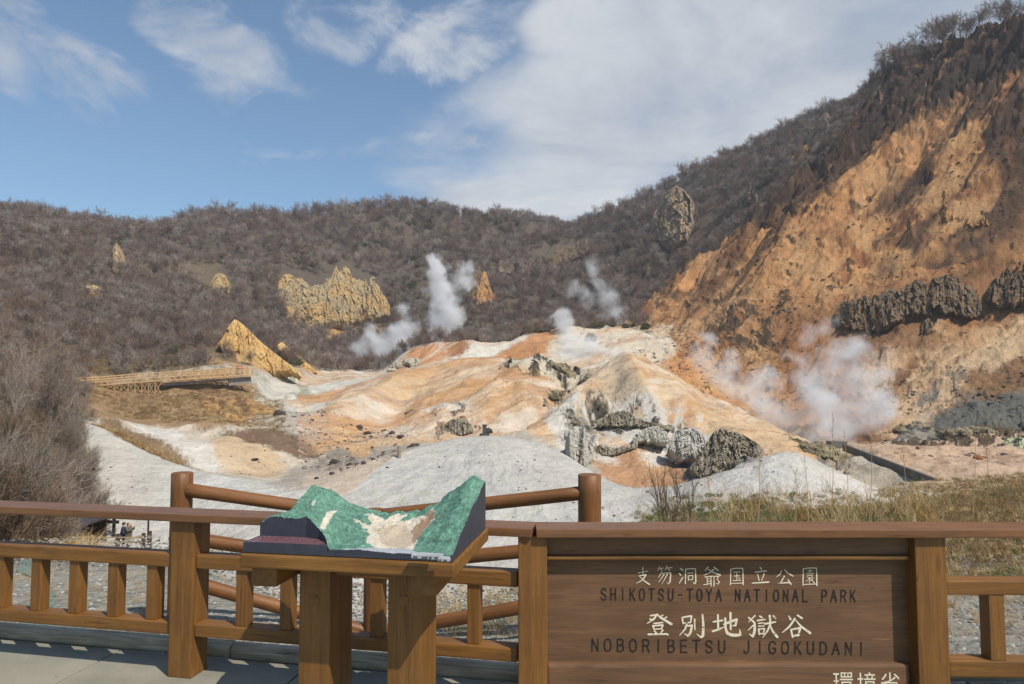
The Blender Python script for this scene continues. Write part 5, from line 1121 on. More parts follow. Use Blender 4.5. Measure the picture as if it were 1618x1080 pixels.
def src(name, parts):
    V_, F_, mi = [], [], []; n = 0
    for (v, f), k in parts:
        if len(v) == 0: continue
        V_.append(v); F_.append(f + n); mi += [k] * len(f); n += len(v)
    me = mesh_np(name, np.concatenate(V_), np.concatenate(F_), False); me.polygons.foreach_set('material_index', np.array(mi, np.int32)[:len(me.polygons)]); return me
VAR = []
for i in range(7):
    tr, tw = branchy(10 + i, n_main=6, depth=3, spread=.62, twig=.0058, trunk=.02, nodes=4, fork=2, low=.35)
    me = src('bare_tree_shape', ((tr, 0), (tw, 1))); me.materials.append([BK_FAR, BK_PALE, BK_FAR, BK_FAR, BK_F3, BK_FAR, BK_F2][i]); me.materials.append([BK_FAR, BK_F3, BK_F2, BK_FAR, BK_F3, BK_FAR, BK_F2][i]); VAR.append(me)
for i in range(3):                                      # bushes of many stems
    tr, tw = branchy(40 + i, n_main=4, depth=2, spread=.5, twig=.006, trunk=.012, multi=7, nodes=4, fork=2, low=.1)
    me = src('bush_shape', ((tr, 0), (tw, 1))); me.materials.append(BK_F3); me.materials.append([BK_FAR, BK_F2, BK_F3][i]); VAR.append(me)
def leafy(seed, n=420):
    rr = np.random.RandomState(seed); p = rr.normal(0, 1, (n, 3)); p /= np.linalg.norm(p, axis=1)[:, None]; p *= rr.uniform(.3, 1, (n, 1)) ** .5; p[:, 2] = p[:, 2] * .5 + .48; p[:, :2] *= .6
    a = rr.normal(0, 1, (n, 3)) * .045; b = rr.normal(0, 1, (n, 3)) * .045; V_ = np.concatenate([p - a, p + b, p + a, p - b], 0); k = np.arange(n); return V_, np.stack([k, k + n, k + 2 * n, k + 3 * n], 1)
tr, tw = branchy(60, n_main=5, depth=2, twig=.01, trunk=.02, multi=3); me = src('green_bush_shape', ((tr, 0), (tw, 0), (leafy(3), 1))); me.materials.append(BK_BR); me.materials.append(LEAF); VAR.append(me)
VC = bpy.data.collections.new('tree_shapes')
for i, me in enumerate(VAR):
    o = bpy.data.objects.new('shape_%02d' % i, me); VC.objects.link(o)
def scatter_obj(name, pts, vi, sc, coll, label, mat=None, tilt=.0, seed=0):
    me = bpy.data.meshes.new(name); me.vertices.add(len(pts)); me.vertices.foreach_set('co', np.asarray(pts, np.float32).ravel())
    a = me.attributes.new('vi', 'INT', 'POINT'); a.data.foreach_set('value', np.asarray(vi, np.int32))
    a = me.attributes.new('sc', 'FLOAT_VECTOR', 'POINT'); a.data.foreach_set('vector', np.asarray(sc, np.float32).ravel())
    rr = np.random.RandomState(seed); rt = np.zeros((len(pts), 3)); rt[:, 2] = rr.uniform(0, 6.283, len(pts)); rt[:, :2] = rr.normal(0, tilt, (len(pts), 2))
    a = me.attributes.new('rt', 'FLOAT_VECTOR', 'POINT'); a.data.foreach_set('vector', np.asarray(rt, np.float32).ravel())
    o = bpy.data.objects.new(name, me); COL.objects.link(o)
    g = bpy.data.node_groups.new(name, 'GeometryNodeTree'); g.interface.new_socket('Geometry', in_out='INPUT', socket_type='NodeSocketGeometry'); g.interface.new_socket('Geometry', in_out='OUTPUT', socket_type='NodeSocketGeometry')
    N = g.nodes; i_ = N.new('NodeGroupInput'); o_ = N.new('NodeGroupOutput'); ip = N.new('GeometryNodeInstanceOnPoints'); ci = N.new('GeometryNodeCollectionInfo'); ci.inputs['Collection'].default_value = coll; ci.inputs['Separate Children'].default_value = True; ci.inputs['Reset Children'].default_value = True
    ip.inputs['Pick Instance'].default_value = True
    def at(nm, ty):
        n = N.new('GeometryNodeInputNamedAttribute'); n.data_type = ty; n.inputs[0].default_value = nm; return n.outputs[0]
    L_ = g.links; L_.new(i_.outputs[0], ip.inputs['Points']); L_.new(ci.outputs[0], ip.inputs['Instance']); L_.new(at('vi', 'INT'), ip.inputs['Instance Index']); L_.new(at('sc', 'FLOAT_VECTOR'), ip.inputs['Scale'])
    er = N.new('FunctionNodeEulerToRotation'); L_.new(at('rt', 'FLOAT_VECTOR'), er.inputs[0]); L_.new(er.outputs[0], ip.inputs['Rotation']); L_.new(ip.outputs[0], o_.inputs[0])
    md = o.modifiers.new('scatter', 'NODES'); md.node_group = g
    return tag(o, label, kind='stuff')
# which ground carries trees: cell area in plan, mask, then draw points
def cell_area():
    dY = np.gradient(TY, axis=0); dX = TY * (A[1] - A[0]); return np.abs(dY * dX)
AREA = cell_area(); rs = np.random.RandomState(5)
vis = (PX > -160) & (PX < 1780)
fm = (TT > 4.2) & (VEG > .5) & vis
# keep the rock faces free of trees
for poly in ([(434,478),(440,446),(470,436),(520,440),(545,420),(600,440),(614,490),(560,505),(475,512)], [(744,488),(766,430),(784,488)], [(1030,385),(1040,330),(1070,290),(1100,315),(1095,350),(1085,390)], [(1265,270),(1300,190),(1322,210),(1290,260),(1245,285)], [(330,475),(345,430),(364,475)], [(118,470),(140,448),(168,470)], [(166,430),(184,380),(198,440)], [(278,445),(287,430),(330,440),(345,428),(366,440),(366,480),(330,470),(300,455)], [(826,436),(836,410),(890,390),(932,374),(932,400),(880,430)], [(1166,330),(1190,284),(1200,322)]):
    fm &= ~(inpoly(poly, PX, PY) & (TT > 11))
Yd = TY
space = np.interp(Yd, [60, 110, 200, 320, 460], [1.7, 2.1, 2.6, 3.2, 3.7])
pr = AREA / space ** 2 * fm
behind = (TT > 12.05) & (PX > 1000) & (TT < 13.2); pr = pr * np.where(TT > 15.6, .3, 1) * np.where((TT < 12.9) & (PX > 985) & (TT > 10.8), 4.5, 1)
cnt = rs.poisson(pr); I, J = np.nonzero(cnt); rep = cnt[I, J]; I = np.repeat(I, rep); J = np.repeat(J, rep)
jx = rs.uniform(-.5, .5, len(I)); jy = rs.uniform(-.5, .5, len(I))
px_, py_, pz_ = TX[I, J] + jx * TY[I, J] * (A[1] - A[0]), TY[I, J], TZ[I, J]
hgt = np.interp(py_, [60, 110, 200, 320, 460], [2.2, 3.1, 4.6, 6.2, 7.4]) * rs.uniform(.65, 1.3, len(I))
tt_ = TT[I, J]; sx_ = PX[I, J]; sy_ = PY[I, J]
vi = rs.randint(0, 7, len(I)); shrub = rs.uniform(0, 1, len(I)) < np.interp(py_, [90, 170, 260], [.8, .35, .12]); vi = np.where(shrub, 7 + rs.randint(0, 3, len(I)), vi); hgt = np.where(shrub, hgt * .75, hgt)
clump = fbm(px_ / 30, py_ / 30, 3, 600); gr = (clump > .3) & (rs.uniform(0, 1, len(I)) < .35); vi = np.where(gr, 10, vi); hgt = np.where(gr, hgt * .42, hgt)
scx = hgt * rs.uniform(.8, 1.2, len(I)) * np.where(gr, 1.2, 1.); brush = (tt_ < 12.9) & (sx_ > 985) & (tt_ > 10.8); vi = np.where(brush, 7 + (np.arange(len(I)) % 3), vi); hgt = np.where(brush, hgt * .42, hgt); scx = np.where(brush, scx * .5, scx); gr &= ~brush; SC = np.stack([scx, scx, hgt], 1)
PT = np.stack([px_, py_, pz_ - .1], 1)
# the trees that show largest become objects of their own: skyline trees and the front of the wood
sky_i = np.nonzero((tt_ > 14.85) & (tt_ < 15.15) & ~gr & ~shrub & (sx_ < 1370) & (sx_ > -20))[0]; rs.shuffle(sky_i); sky_i = sky_i[:130]
# crest of the right cliff gets its own row of trees
extra = []
for k in range(64):
    x = rs.uniform(1372, 1640); c = tz(x, 0, (11.93, 12.0)) if False else None
    a = (x - CX) / FPX; j = int(round((a + 1.02) / 2.04 * (NA - 1))); j = min(max(j, 0), NA - 1)
    r = int(np.argmin(np.abs(TT[:, 0] - rs.uniform(11.9, 12.15)))); 
    extra.append((TX[r, j], TY[r, j], TZ[r, j] - .4, rs.uniform(6.5, 11.) * (.62 if x < 1400 else 1.)))
LBL = {'sky': 'bare tree standing on the far skyline', 'cliff': 'bare tree on the brow of the dark cliff', 'low': 'bare grey shrub low on the shrubby slope'}
def tree_thing(k, p, h, w, kind, rz):
    if ('t', k) not in CACHE:
        tr, tw = branchy(10 + k if k < 7 else 33 + k, **(dict(n_main=6, depth=3, spread=.62, twig=.0058, trunk=.02, nodes=4, fork=2, low=.35) if k < 7 else dict(n_main=4, depth=2, spread=.5, twig=.006, trunk=.012, multi=7, nodes=4, fork=2, low=.1)))
        m1 = mesh_np('trunk', tr[0], tr[1], False); m2 = mesh_np('crown', tw[0], tw[1], False); m1.materials.append(VAR[k].materials[0]); m2.materials.append(VAR[k].materials[1]); CACHE[('t', k)] = (m1, m2)
    m1, m2 = CACHE[('t', k)]
    root = bpy.data.objects.new('bare_tree' if k < 7 else 'bare_shrub', None); COL.objects.link(root); root.location = p; root.rotation_euler = (0, 0, rz); root.scale = (w, w, h)
    for nm, m_ in (('trunk' if k < 7 else 'stems', m1), ('crown', m2)):
        o = bpy.data.objects.new(nm, m_); COL.objects.link(o); o.parent = root
    g = {'sky': 'bare trees along the far skyline', 'cliff': 'bare trees along the brow of the dark cliff', 'low': 'bare shrubs low on the shrubby slope'}[kind]
    tag(root, LBL[kind], 'tree' if k < 7 else 'shrub', g)
CACHE = {}
taken = np.zeros(len(I), bool); taken[sky_i] = True
for i in sky_i: tree_thing(int(vi[i]), (px_[i], py_[i], pz_[i] - .3), hgt[i] * 1.45, scx[i] * 1.25, 'sky', rs.uniform(0, 6))
for (x, y, z, h) in extra: tree_thing(int(rs.randint(0, 7)), (x, y, z), h, h * rs.uniform(.7, 1.), 'cliff', rs.uniform(0, 6))
nearest = np.nonzero(~taken & ~gr & (vi >= 7) & (sx_ < 900))[0]; nearest = nearest[np.argsort(py_[nearest])][:70]
taken[nearest] = True
for i in nearest: tree_thing(int(vi[i]), (px_[i], py_[i], pz_[i] - .1), hgt[i], scx[i], 'low', rs.uniform(0, 6))
keep = ~taken
print('forest', keep.sum())
scatter_obj('forest', PT[keep], vi[keep], SC[keep], VC, 'bare grey brown forest covering the hills', tilt=.06)
# brush on the far side of the right spur
# ------------------------------------------------------------------ grey brush in the left foreground, each bush a thing
def shrub_thing(x, y, h, w, seed, label, group, mat1=BK_GREY, mat2=BK_BR, z=None, lean=0, **kw):
    a = dict(n_main=4, depth=3, spread=.42, twig=.0028, trunk=.008, multi=8, nodes=4, fork=2, low=.12); a.update(kw)
    key = ('s', seed, tuple(sorted(kw.items())))
    if key not in CACHE:
        tr, tw = branchy(seed, **a); m1 = mesh_np('stems', tr[0], tr[1], False); m2 = mesh_np('twigs', tw[0], tw[1], False); m1.materials.append(mat1); m2.materials.append(mat2); CACHE[key] = (m1, m2)
    m1, m2 = CACHE[key]; root = bpy.data.objects.new('bare_shrub', None); COL.objects.link(root); root.location = (x, y, (gz(x, y) if z is None else z) - .05); root.scale = (w, w, h); root.rotation_euler = (0, lean, random.uniform(0, 6))
    for nm, m_ in (('stems', m1), ('twigs', m2)):
        o = bpy.data.objects.new(nm, m_); COL.objects.link(o); o.parent = root
    tag(root, label, 'shrub', group); return root
rr = random.Random(3)
LB1 = 'tall bare grey shrub in the thicket beside the pale slope'
for k in range(64):
    Yq = rr.uniform(27, 62); x = rr.uniform(-260, 150 - max(0, (50 - Yq)) * 1.0); X = (x - CX) / FPX * Yq
    if x > 110: Yq = rr.uniform(48, 64); X = (x - CX) / FPX * Yq
    h = rr.uniform(4.2, 7.0) * (1 if x < 60 else .62)
    shrub_thing(X, Yq, h, h * rr.uniform(.8, 1.1), 70 + k % 6, LB1, 'bare shrubs of the near thicket', [BK_GREY, BK_BR][k % 2], [BK_BR, BK_GREY, BK_GREY][k % 3])
for (x, y, h) in ((30, 52, 9), (-20, 46, 9), (78, 57, 8.5), (-70, 50, 10), (110, 62, 7)):
    X = (x - CX) / FPX * y; shrub_thing(X, y, h, h * .7, 90 + int(h), 'slender pale barked young tree rising above the thicket', 'young trees above the near thicket', BK_PALE, BK_GREY, multi=2, trunk=.012)
# sapling in front of the white mound
q = P(1070, 822, 7.6); sap = shrub_thing(q.x, 7.6, (P(1070, 700, 7.6).z - gz(q.x, 7.6)), .62, 101, 'dark leafless sapling standing before the orange hollow', None, BK_BR, BK_BR, multi=6, trunk=.014, twig=.004, depth=2, spread=.3)
sap['category'] = 'sapling'
# ------------------------------------------------------------------ grasses and ground cover
def straw(name, c1, c2): return bark(name, c1, c2, .8)
ST = straw('dry_grass', (196, 172, 124), (150, 124, 80)); STG = straw('green_brown_grass', (118, 114, 72), (150, 130, 88)); GRN = straw('ground_cover_leaves', (84, 98, 52), (116, 116, 66)); STO = straw('orange_grass', (176, 124, 62), (150, 112, 66))
def tuft(seed, n=26, h=1., bend=.5, wdt=.006, spread=.12, up=.9):
    rr = np.random.RandomState(seed); V_, F_ = [], []; c = 0
    for i in range(n):
        p = np.array([rr.normal(0, spread), rr.normal(0, spread), 0.]); d = np.array([rr.normal(0, .35), rr.normal(0, .35), up]); d /= np.linalg.norm(d); side = np.cross(d, [0, 0, 1.]) + rr.normal(0, .1, 3); side /= np.linalg.norm(side) + 1e-6
        L_ = h * rr.uniform(.45, 1.); bx_ = rr.normal(0, 1, 3); bx_[2] = -abs(bx_[2]) * .8; bx_ *= bend
        for s in range(5):
            t = s / 4; w = wdt * (1 - t * .85); q = p + d * L_ * t + bx_ * L_ * t * t * .45; V_ += [q - side * w, q + side * w]
            if s: F_.append([c + 2 * s - 2, c + 2 * s - 1, c + 2 * s + 1, c + 2 * s])
        c += 10
    return np.array(V_), np.array(F_)
GC = bpy.data.collections.new('grass_shapes')
defs = [(ST, 28, .9, .7, .0045, .13), (ST, 22, 1., .4, .004, .1), (STG, 30, .8, .9, .005, .16), (STO, 24, 1., .8, .0045, .1), (ST, 34, .6, 1.1, .005, .18), (STG, 30, .7, 1.0, .005, .18)]
for i, (m_, n, h, bd, wd, sp_) in enumerate(defs):
    v, f = tuft(i + 3, n, h, bd, wd, sp_); me = mesh_np('tuft', v, f, False); me.materials.append(m_); GC.objects.link(bpy.data.objects.new('tuft_%02d' % i, me))
v, f = leafy(9, 160); v = v * np.array([.5, .5, .35]); me = mesh_np('leafy', v, f, False); me.materials.append(GRN); GC.objects.link(bpy.data.objects.new('tuft_06', me))
v, f = tuft(19, 40, .7, 1.3, .005, .22); me = mesh_np('tuft', v, f, False); me.materials.append(straw('brown_grass', (128, 100, 70), (96, 78, 56))); GC.objects.link(bpy.data.objects.new('tuft_07', me))
for i, (m_, n, h, bd) in enumerate(((ST, 22, 1., .8), (STG, 22, .9, .9), (bark('russet_grass', (158, 118, 72), (122, 92, 62)), 22, .9, 1.), (ST, 26, .7, 1.4))):
    v, f = tuft(60 + i, n, h, bd, .02, .2); me = mesh_np('tuft', v, f, False); me.materials.append(m_); GC.objects.link(bpy.data.objects.new('tuft_%02d' % (8 + i), me))
def scatter_zone(name, label, polys, n, Yr, hr, picks, seed, tmax=1.3, tmin=.1, wide=1.):
    """polys in photo space on the near ground -> points on the terrain"""
    m = np.zeros(PX.shape, bool)
    for p in polys: m |= inpoly(p, PX, PY)
    m &= (TT >= tmin) & (TT <= tmax) & (TY > Yr[0]) & (TY < Yr[1]); w = (AREA * m).ravel(); rr = np.random.RandomState(seed)
    if w.sum() == 0: print('no ground for', name); return
    idx = rr.choice(len(w), n, p=w / w.sum()); I, J = np.unravel_index(idx, PX.shape); dy = (TY[np.minimum(I + 1, NR - 1), J] - TY[I, J]) * rr.uniform(0, 1, n)
    X = TX[I, J] + rr.uniform(-.5, .5, n) * TY[I, J] * (A[1] - A[0]); Y = TY[I, J] + dy; Z = TZ[I, J]
    h = rr.uniform(hr[0], hr[1], n); vi = rr.choice(picks, n)
    return scatter_obj(name, np.stack([X, Y, Z - .01], 1), vi, np.stack([h * wide, h * wide, h], 1), GC, label, tilt=.12, seed=seed)
scatter_zone('dry_grass', 'dry straw coloured grass on the bank behind the sign', [[(1340,1000),(1390,840),(1430,800),(1470,775),(1900,600),(1900,955),(1560,955),(1480,965)]], 7000, (5.4, 17), (.07, .19), [8, 11, 9, 10, 10, 11, 4, 7, 9, 10, 6], 11)
scatter_zone('reeds', 'tall dry reeds and grasses in front of the white mound', [[(1150,830),(1150,790),(1480,760),(1520,830),(1500,870)]], 120, (6.8, 13), (.25, .9), [0, 1, 3, 1], 12)
scatter_zone('ground_cover', 'low green leafy ground cover behind the handrail', [[(1000,870),(1060,800),(1460,780),(1480,860)]], 2300, (6.5, 13), (.14, .24), [6, 6, 2, 4, 7, 0], 13)
scatter_zone('dry_grass', 'straw grass by the ledge behind the display table', [[(680,960),(860,960),(900,1010),(680,1010)],[(840,1000),(1000,850),(1100,850),(1100,1000)]], 420, (4.6, 9), (.12, .35), [0, 1, 4, 2], 14)
scatter_zone('dry_grass', 'sparse straw and dead stems on the gravel behind the balusters', [[(-300,1000),(-300,870),(560,890),(560,960)]], 900, (5.2, 9), (.06, .16), [0, 1, 4], 15)
# straw below the thicket, seen between the rails
def scatter_plan(name, label, n, f, hr, picks, seed, wide=1., coll=None):
    rr = random.Random(seed); pts = []
    while len(pts) < n:
        x, Y = f(rr); X = (x - CX) / FPX * Y; pts.append((X, Y, gz(X, Y) - .02))
    nr = np.random.RandomState(seed); h = nr.uniform(hr[0], hr[1], n); return scatter_obj(name, pts, nr.choice(picks, n), np.stack([h * wide, h * wide, h], 1), coll or GC, label, tilt=.12, seed=seed)
scatter_plan('dry_grass', 'pale straw grass at the foot of the thicket', 900, lambda r: (r.uniform(-200, 150), r.uniform(33, 44)), (.8, 1.7), [8, 1, 3, 11], 21, 1.)
scatter_plan('dry_grass', 'tawny grass on the brown bank under the boardwalk', 2600, lambda r: (r.uniform(130, 450), r.uniform(92, 124)), (.3, .7), [8, 10, 9, 11, 10], 22, 1.8)
scatter_plan('dry_grass', 'tawny grass tufts on the pale spur by the thicket', 260, lambda r: (lambda t: (150 + 130 * t + r.uniform(-12, 12), 76 - 6 * t + r.uniform(-2, 2)))(r.random()), (.3, .8), [8, 10, 11], 23, 1.6)
# single tall stalks against the far slope
for i, (x, y0, hpx, Yq) in enumerate(((1311, 820, 165, 9), (1340, 820, 140, 9.4), (1195, 822, 120, 8.4), (1277, 820, 100, 9), (1372, 815, 135, 10), (1432, 810, 110, 10), (1536, 800, 150, 10.5), (1562, 790, 110, 11), (1253, 822, 80, 8.6), (1122, 822, 95, 8.2))):
    q = P(x, y0, Yq); z0 = gz(q.x, q.y); top_ = P(x + (-6 if i % 2 else 5), y0 - hpx, Yq); b = MB(); p0 = Vector((q.x, q.y, z0 - .03)); p1 = p0.lerp(top_, .5) + Vector((.02, 0, 0))
    b.tube(p0, p1, .0055, .004, 5); b.tube(p1, top_, .004, .002, 5)
    r2 = random.Random(i)
    hd = MB()
    for k in range(10):
        c = p1.lerp(top_, .45 + .055 * k); hd.tube(c, c + Vector((r2.uniform(-.06, .06), r2.uniform(-.04, .04), r2.uniform(.02, .09))), .003, .001, 4)
    root = b.build('reed_stalk', ST); hd.build('seed_head', BK_BR, root); tag(root, 'single tall dry reed stalk rising above the grass behind the handrail', 'reed', 'tall reed stalks behind the handrail')
# ------------------------------------------------------------------ pebbles
PCc = bpy.data.collections.new('pebble_shapes')
for i, c in enumerate(((176, 172, 162), (138, 134, 126), (104, 102, 98), (150, 136, 116))):
    me = boulder_mesh(700 + i, 1, .6); me.materials.append(simple_mat('pebble_%s' % 'abcd'[i], c, rough=.9, bmp=0)); PCc.objects.link(bpy.data.objects.new('pebble_%02d' % i, me))
def pebbles(name, label, poly, n, Yr, seed):
    global GC
    k = GC; GC = PCc; o = scatter_zone(name, label, poly, n, Yr, (.006, .022), [0, 0, 1, 2, 3, 1], seed, tmin=0); GC = k
pebbles('gravel', 'loose pale gravel beyond the kerb log', [[(-400,1080),(-400,880),(1900,880),(1900,1200),(-400,1200)]], 26000, (3.9, 9.5), 31)
scatter_zone('leaf_litter', 'grey twigs and dead leaves at the foot of the grassy bank', [[(1440,1010),(1440,930),(1900,930),(1900,1010)]], 500, (4.4, 8), (.06, .16), [4, 0, 3], 33)

# small stones strewn over the pale ground, the stream and the slope foot
PSc = bpy.data.collections.new('stone_shapes')
for i, c in enumerate(((96, 86, 76), (150, 142, 130), (120, 100, 82))):
    me = boulder_mesh(760 + i, 2, .7); me.materials.append(simple_mat('stone_%s' % 'abc'[i], c, rough=.95, bmp=0)); PSc.objects.link(bpy.data.objects.new('stone_%02d' % i, me))
def stones(label, poly, n, t, hr, seed, picks=(0, 1, 2)):
    m = (TT >= t[0]) & (TT <= t[1]); k = np.zeros(PX.shape, bool)
    for q in poly: k |= inpoly(q, PX, PY)
    cl = np.clip(fbm(TX / 7, TY / 7, 3, seed) + .15, 0, 1) ** 1.5; w = (AREA * m * k * cl).ravel(); r_ = np.random.RandomState(seed); I, J = np.unravel_index(r_.choice(len(w), n, p=w / w.sum()), PX.shape)
    h = hr[0] * (hr[1] / hr[0]) ** (r_.uniform(0, 1, n) ** 2.5)
    return scatter_obj('stones', np.stack([TX[I, J] + r_.uniform(-.1, .1, n), TY[I, J] + r_.uniform(-.15, .15, n), TZ[I, J]], 1), r_.choice(picks, n), np.stack([h, h, h * .8], 1), PSc, label, seed=seed)
stones('small stones strewn over the pale mounds and the valley floor', [[(100,660),(1500,560),(1500,1000),(100,1000)]], 2600, (2.1, 7), (.03, .14), 41)
stones('dark stones in the stream bed', [[(400,655),(470,665),(660,700),(650,725),(560,745),(480,745),(420,690)]], 900, (3, 6.5), (.06, .3), 42, (0, 0, 1))
stones('rubble over the foot of the orange slope', [[(1340,720),(1000,560),(1100,480),(1700,380),(1700,760)]], 2600, (5.5, 10.5), (.08, .45), 43, (0, 2, 2))
stones('stones high on the orange slope', [[(1000,520),(1380,180),(1700,100),(1700,480),(1200,520)]], 350, (9.5, 12.3), (.12, .6), 44, (0, 2, 2))
# ------------------------------------------------------------------ boardwalk
W_PALE = wood_mat('pale_boardwalk_timber', (206, 172, 128), (176, 140, 98), None, rough=.8, stretch=8, bm=.1)
CONC = simple_mat('concrete', (140, 136, 128), rough=.9, var=.3, scale=1.2, bmp=.3, bd=.05)
bw_pts = [(96, 612, 100), (130, 610, 103), (166, 607, 106), (210, 603, 108), (255, 600, 110), (300, 597.5, 112), (345, 594.5, 115), (400, 590, 119)]
bwp = [P(*q) for q in bw_pts]
bwalk = empty('boardwalk', bwp[3], 'pale timber boardwalk on crossed trestles along the brown bank', 'boardwalk')
def along(d, off=0, h=0):
    L_ = 0
    for i in range(len(bwp) - 1):
        s = (bwp[i + 1] - bwp[i]).length
        if d <= L_ + s or i == len(bwp) - 2:
            t = (d - L_) / s; p = bwp[i].lerp(bwp[i + 1], t); dr = (bwp[i + 1] - bwp[i]); dr.z = 0; dr.normalize(); nn_ = Vector((-dr.y, dr.x, 0)); return p + nn_ * off + Vector((0, 0, h))
        L_ += s
LT = sum((bwp[i + 1] - bwp[i]).length for i in range(len(bwp) - 1))
cum = [0]
for i in range(len(bwp) - 1): cum.append(cum[-1] + (bwp[i + 1] - bwp[i]).length)
for i in range(len(bwp) - 1):
    beam('deck', along(cum[i] + .001, 1., -.09), along(cum[i + 1] - .001, 1., -.09), 2.2, .16, W_PALE, bwalk, bev=0)
    for sd_ in (0., 2.0):
        for h in (1.22, .85, .5):
            beam('handrail' if h > 1 else 'rail', along(cum[i] + .001, sd_ - .05, h), along(cum[i + 1] - .001, sd_ - .05, h), .06, .16, W_PALE, bwalk, bev=0)
d = .4
while d < LT:
    for sd_ in (.02, 2.02):
        p = along(d, sd_, -.25); beam('post', p, p + Vector((0, 0, 1.52)), .17, .17, W_PALE, bwalk, up=(0, 1, 0), bev=0)
    d += .95
dd = cum[2] + .3; k = 0
while dd < cum[4]:
    p = along(dd, .08, -.17); g_ = gz(p.x, p.y) - .3; e = along(dd + .95, .03, -.17)
    if p.z - g_ > .5:
        lo_z = max(g_, p.z - 2.4)
        beam('trestle_leg', (p.x, p.y, g_), p, .14, .14, W_PALE, bwalk, up=(0, 1, 0), bev=0)
        q = along(dd, 1.9, -.17); beam('trestle_leg', (q.x, q.y, min(gz(q.x, q.y) - .3, q.z - .4)), q, .14, .14, W_PALE, bwalk, up=(0, 1, 0), bev=0)
        beam('brace', (p.x, p.y - .08, lo_z + .3), (e.x, e.y - .08, e.z - .1), .06, .12, W_PALE, bwalk, up=(0, -1, 0), bev=0)
        beam('brace', (p.x, p.y - .15, p.z - .1), (e.x, e.y - .15, lo_z + .3), .06, .12, W_PALE, bwalk, up=(0, -1, 0), bev=0)
    dd += .95
beam('beam', along(cum[2], .3, -.3), along(cum[4], .3, -.3), .2, .2, W_PALE, bwalk, bev=0)
for (s0, s1, h) in ((cum[4] + .5, cum[5], .5), (cum[6] + 2, cum[7], 1.2), (cum[5] + .1, cum[6] + 1.9, .35)):
    p, q = along(s0, .9, -.5 - h / 2), along(s1, .9, -.5 - h / 2); beam('footing_wall', p, q, .3, h, CONC, bwalk, bev=0)
# ------------------------------------------------------------------ people
def skinned(name, pts, edges, rad, mat, sub=1, M=None, parent=None):
    me = bpy.data.meshes.new(name); me.from_pydata(pts, edges, []); bm = bmesh.new(); bm.from_mesh(me); ly = bm.verts.layers.skin.verify()
    for v, r in zip(bm.verts, rad): v[ly].radius = r if isinstance(r, tuple) else (r, r)
    bm.verts.ensure_lookup_table(); bm.verts[0][ly].use_root = True; bm.to_mesh(me); bm.free()
    o = bpy.data.objects.new(name, me); COL.objects.link(o); s = o.modifiers.new('s', 'SKIN'); s.use_smooth_shade = True; u = o.modifiers.new('u', 'SUBSURF'); u.levels = sub; u.render_levels = sub
    bpy.context.view_layer.update(); m2 = bpy.data.meshes.new_from_object(o.evaluated_get(bpy.context.evaluated_depsgraph_get())); bpy.data.objects.remove(o); bpy.data.meshes.remove(me)
    return link(name, m2, mat, parent, M)
def cloth(name, c, c2=None): return simple_mat(name, c, rough=.9, var=.25, scale=14, bmp=.3, bd=.01, c2=c2)
SKIN = simple_mat('skin', (196, 150, 122), rough=.6, var=.08, bmp=0)
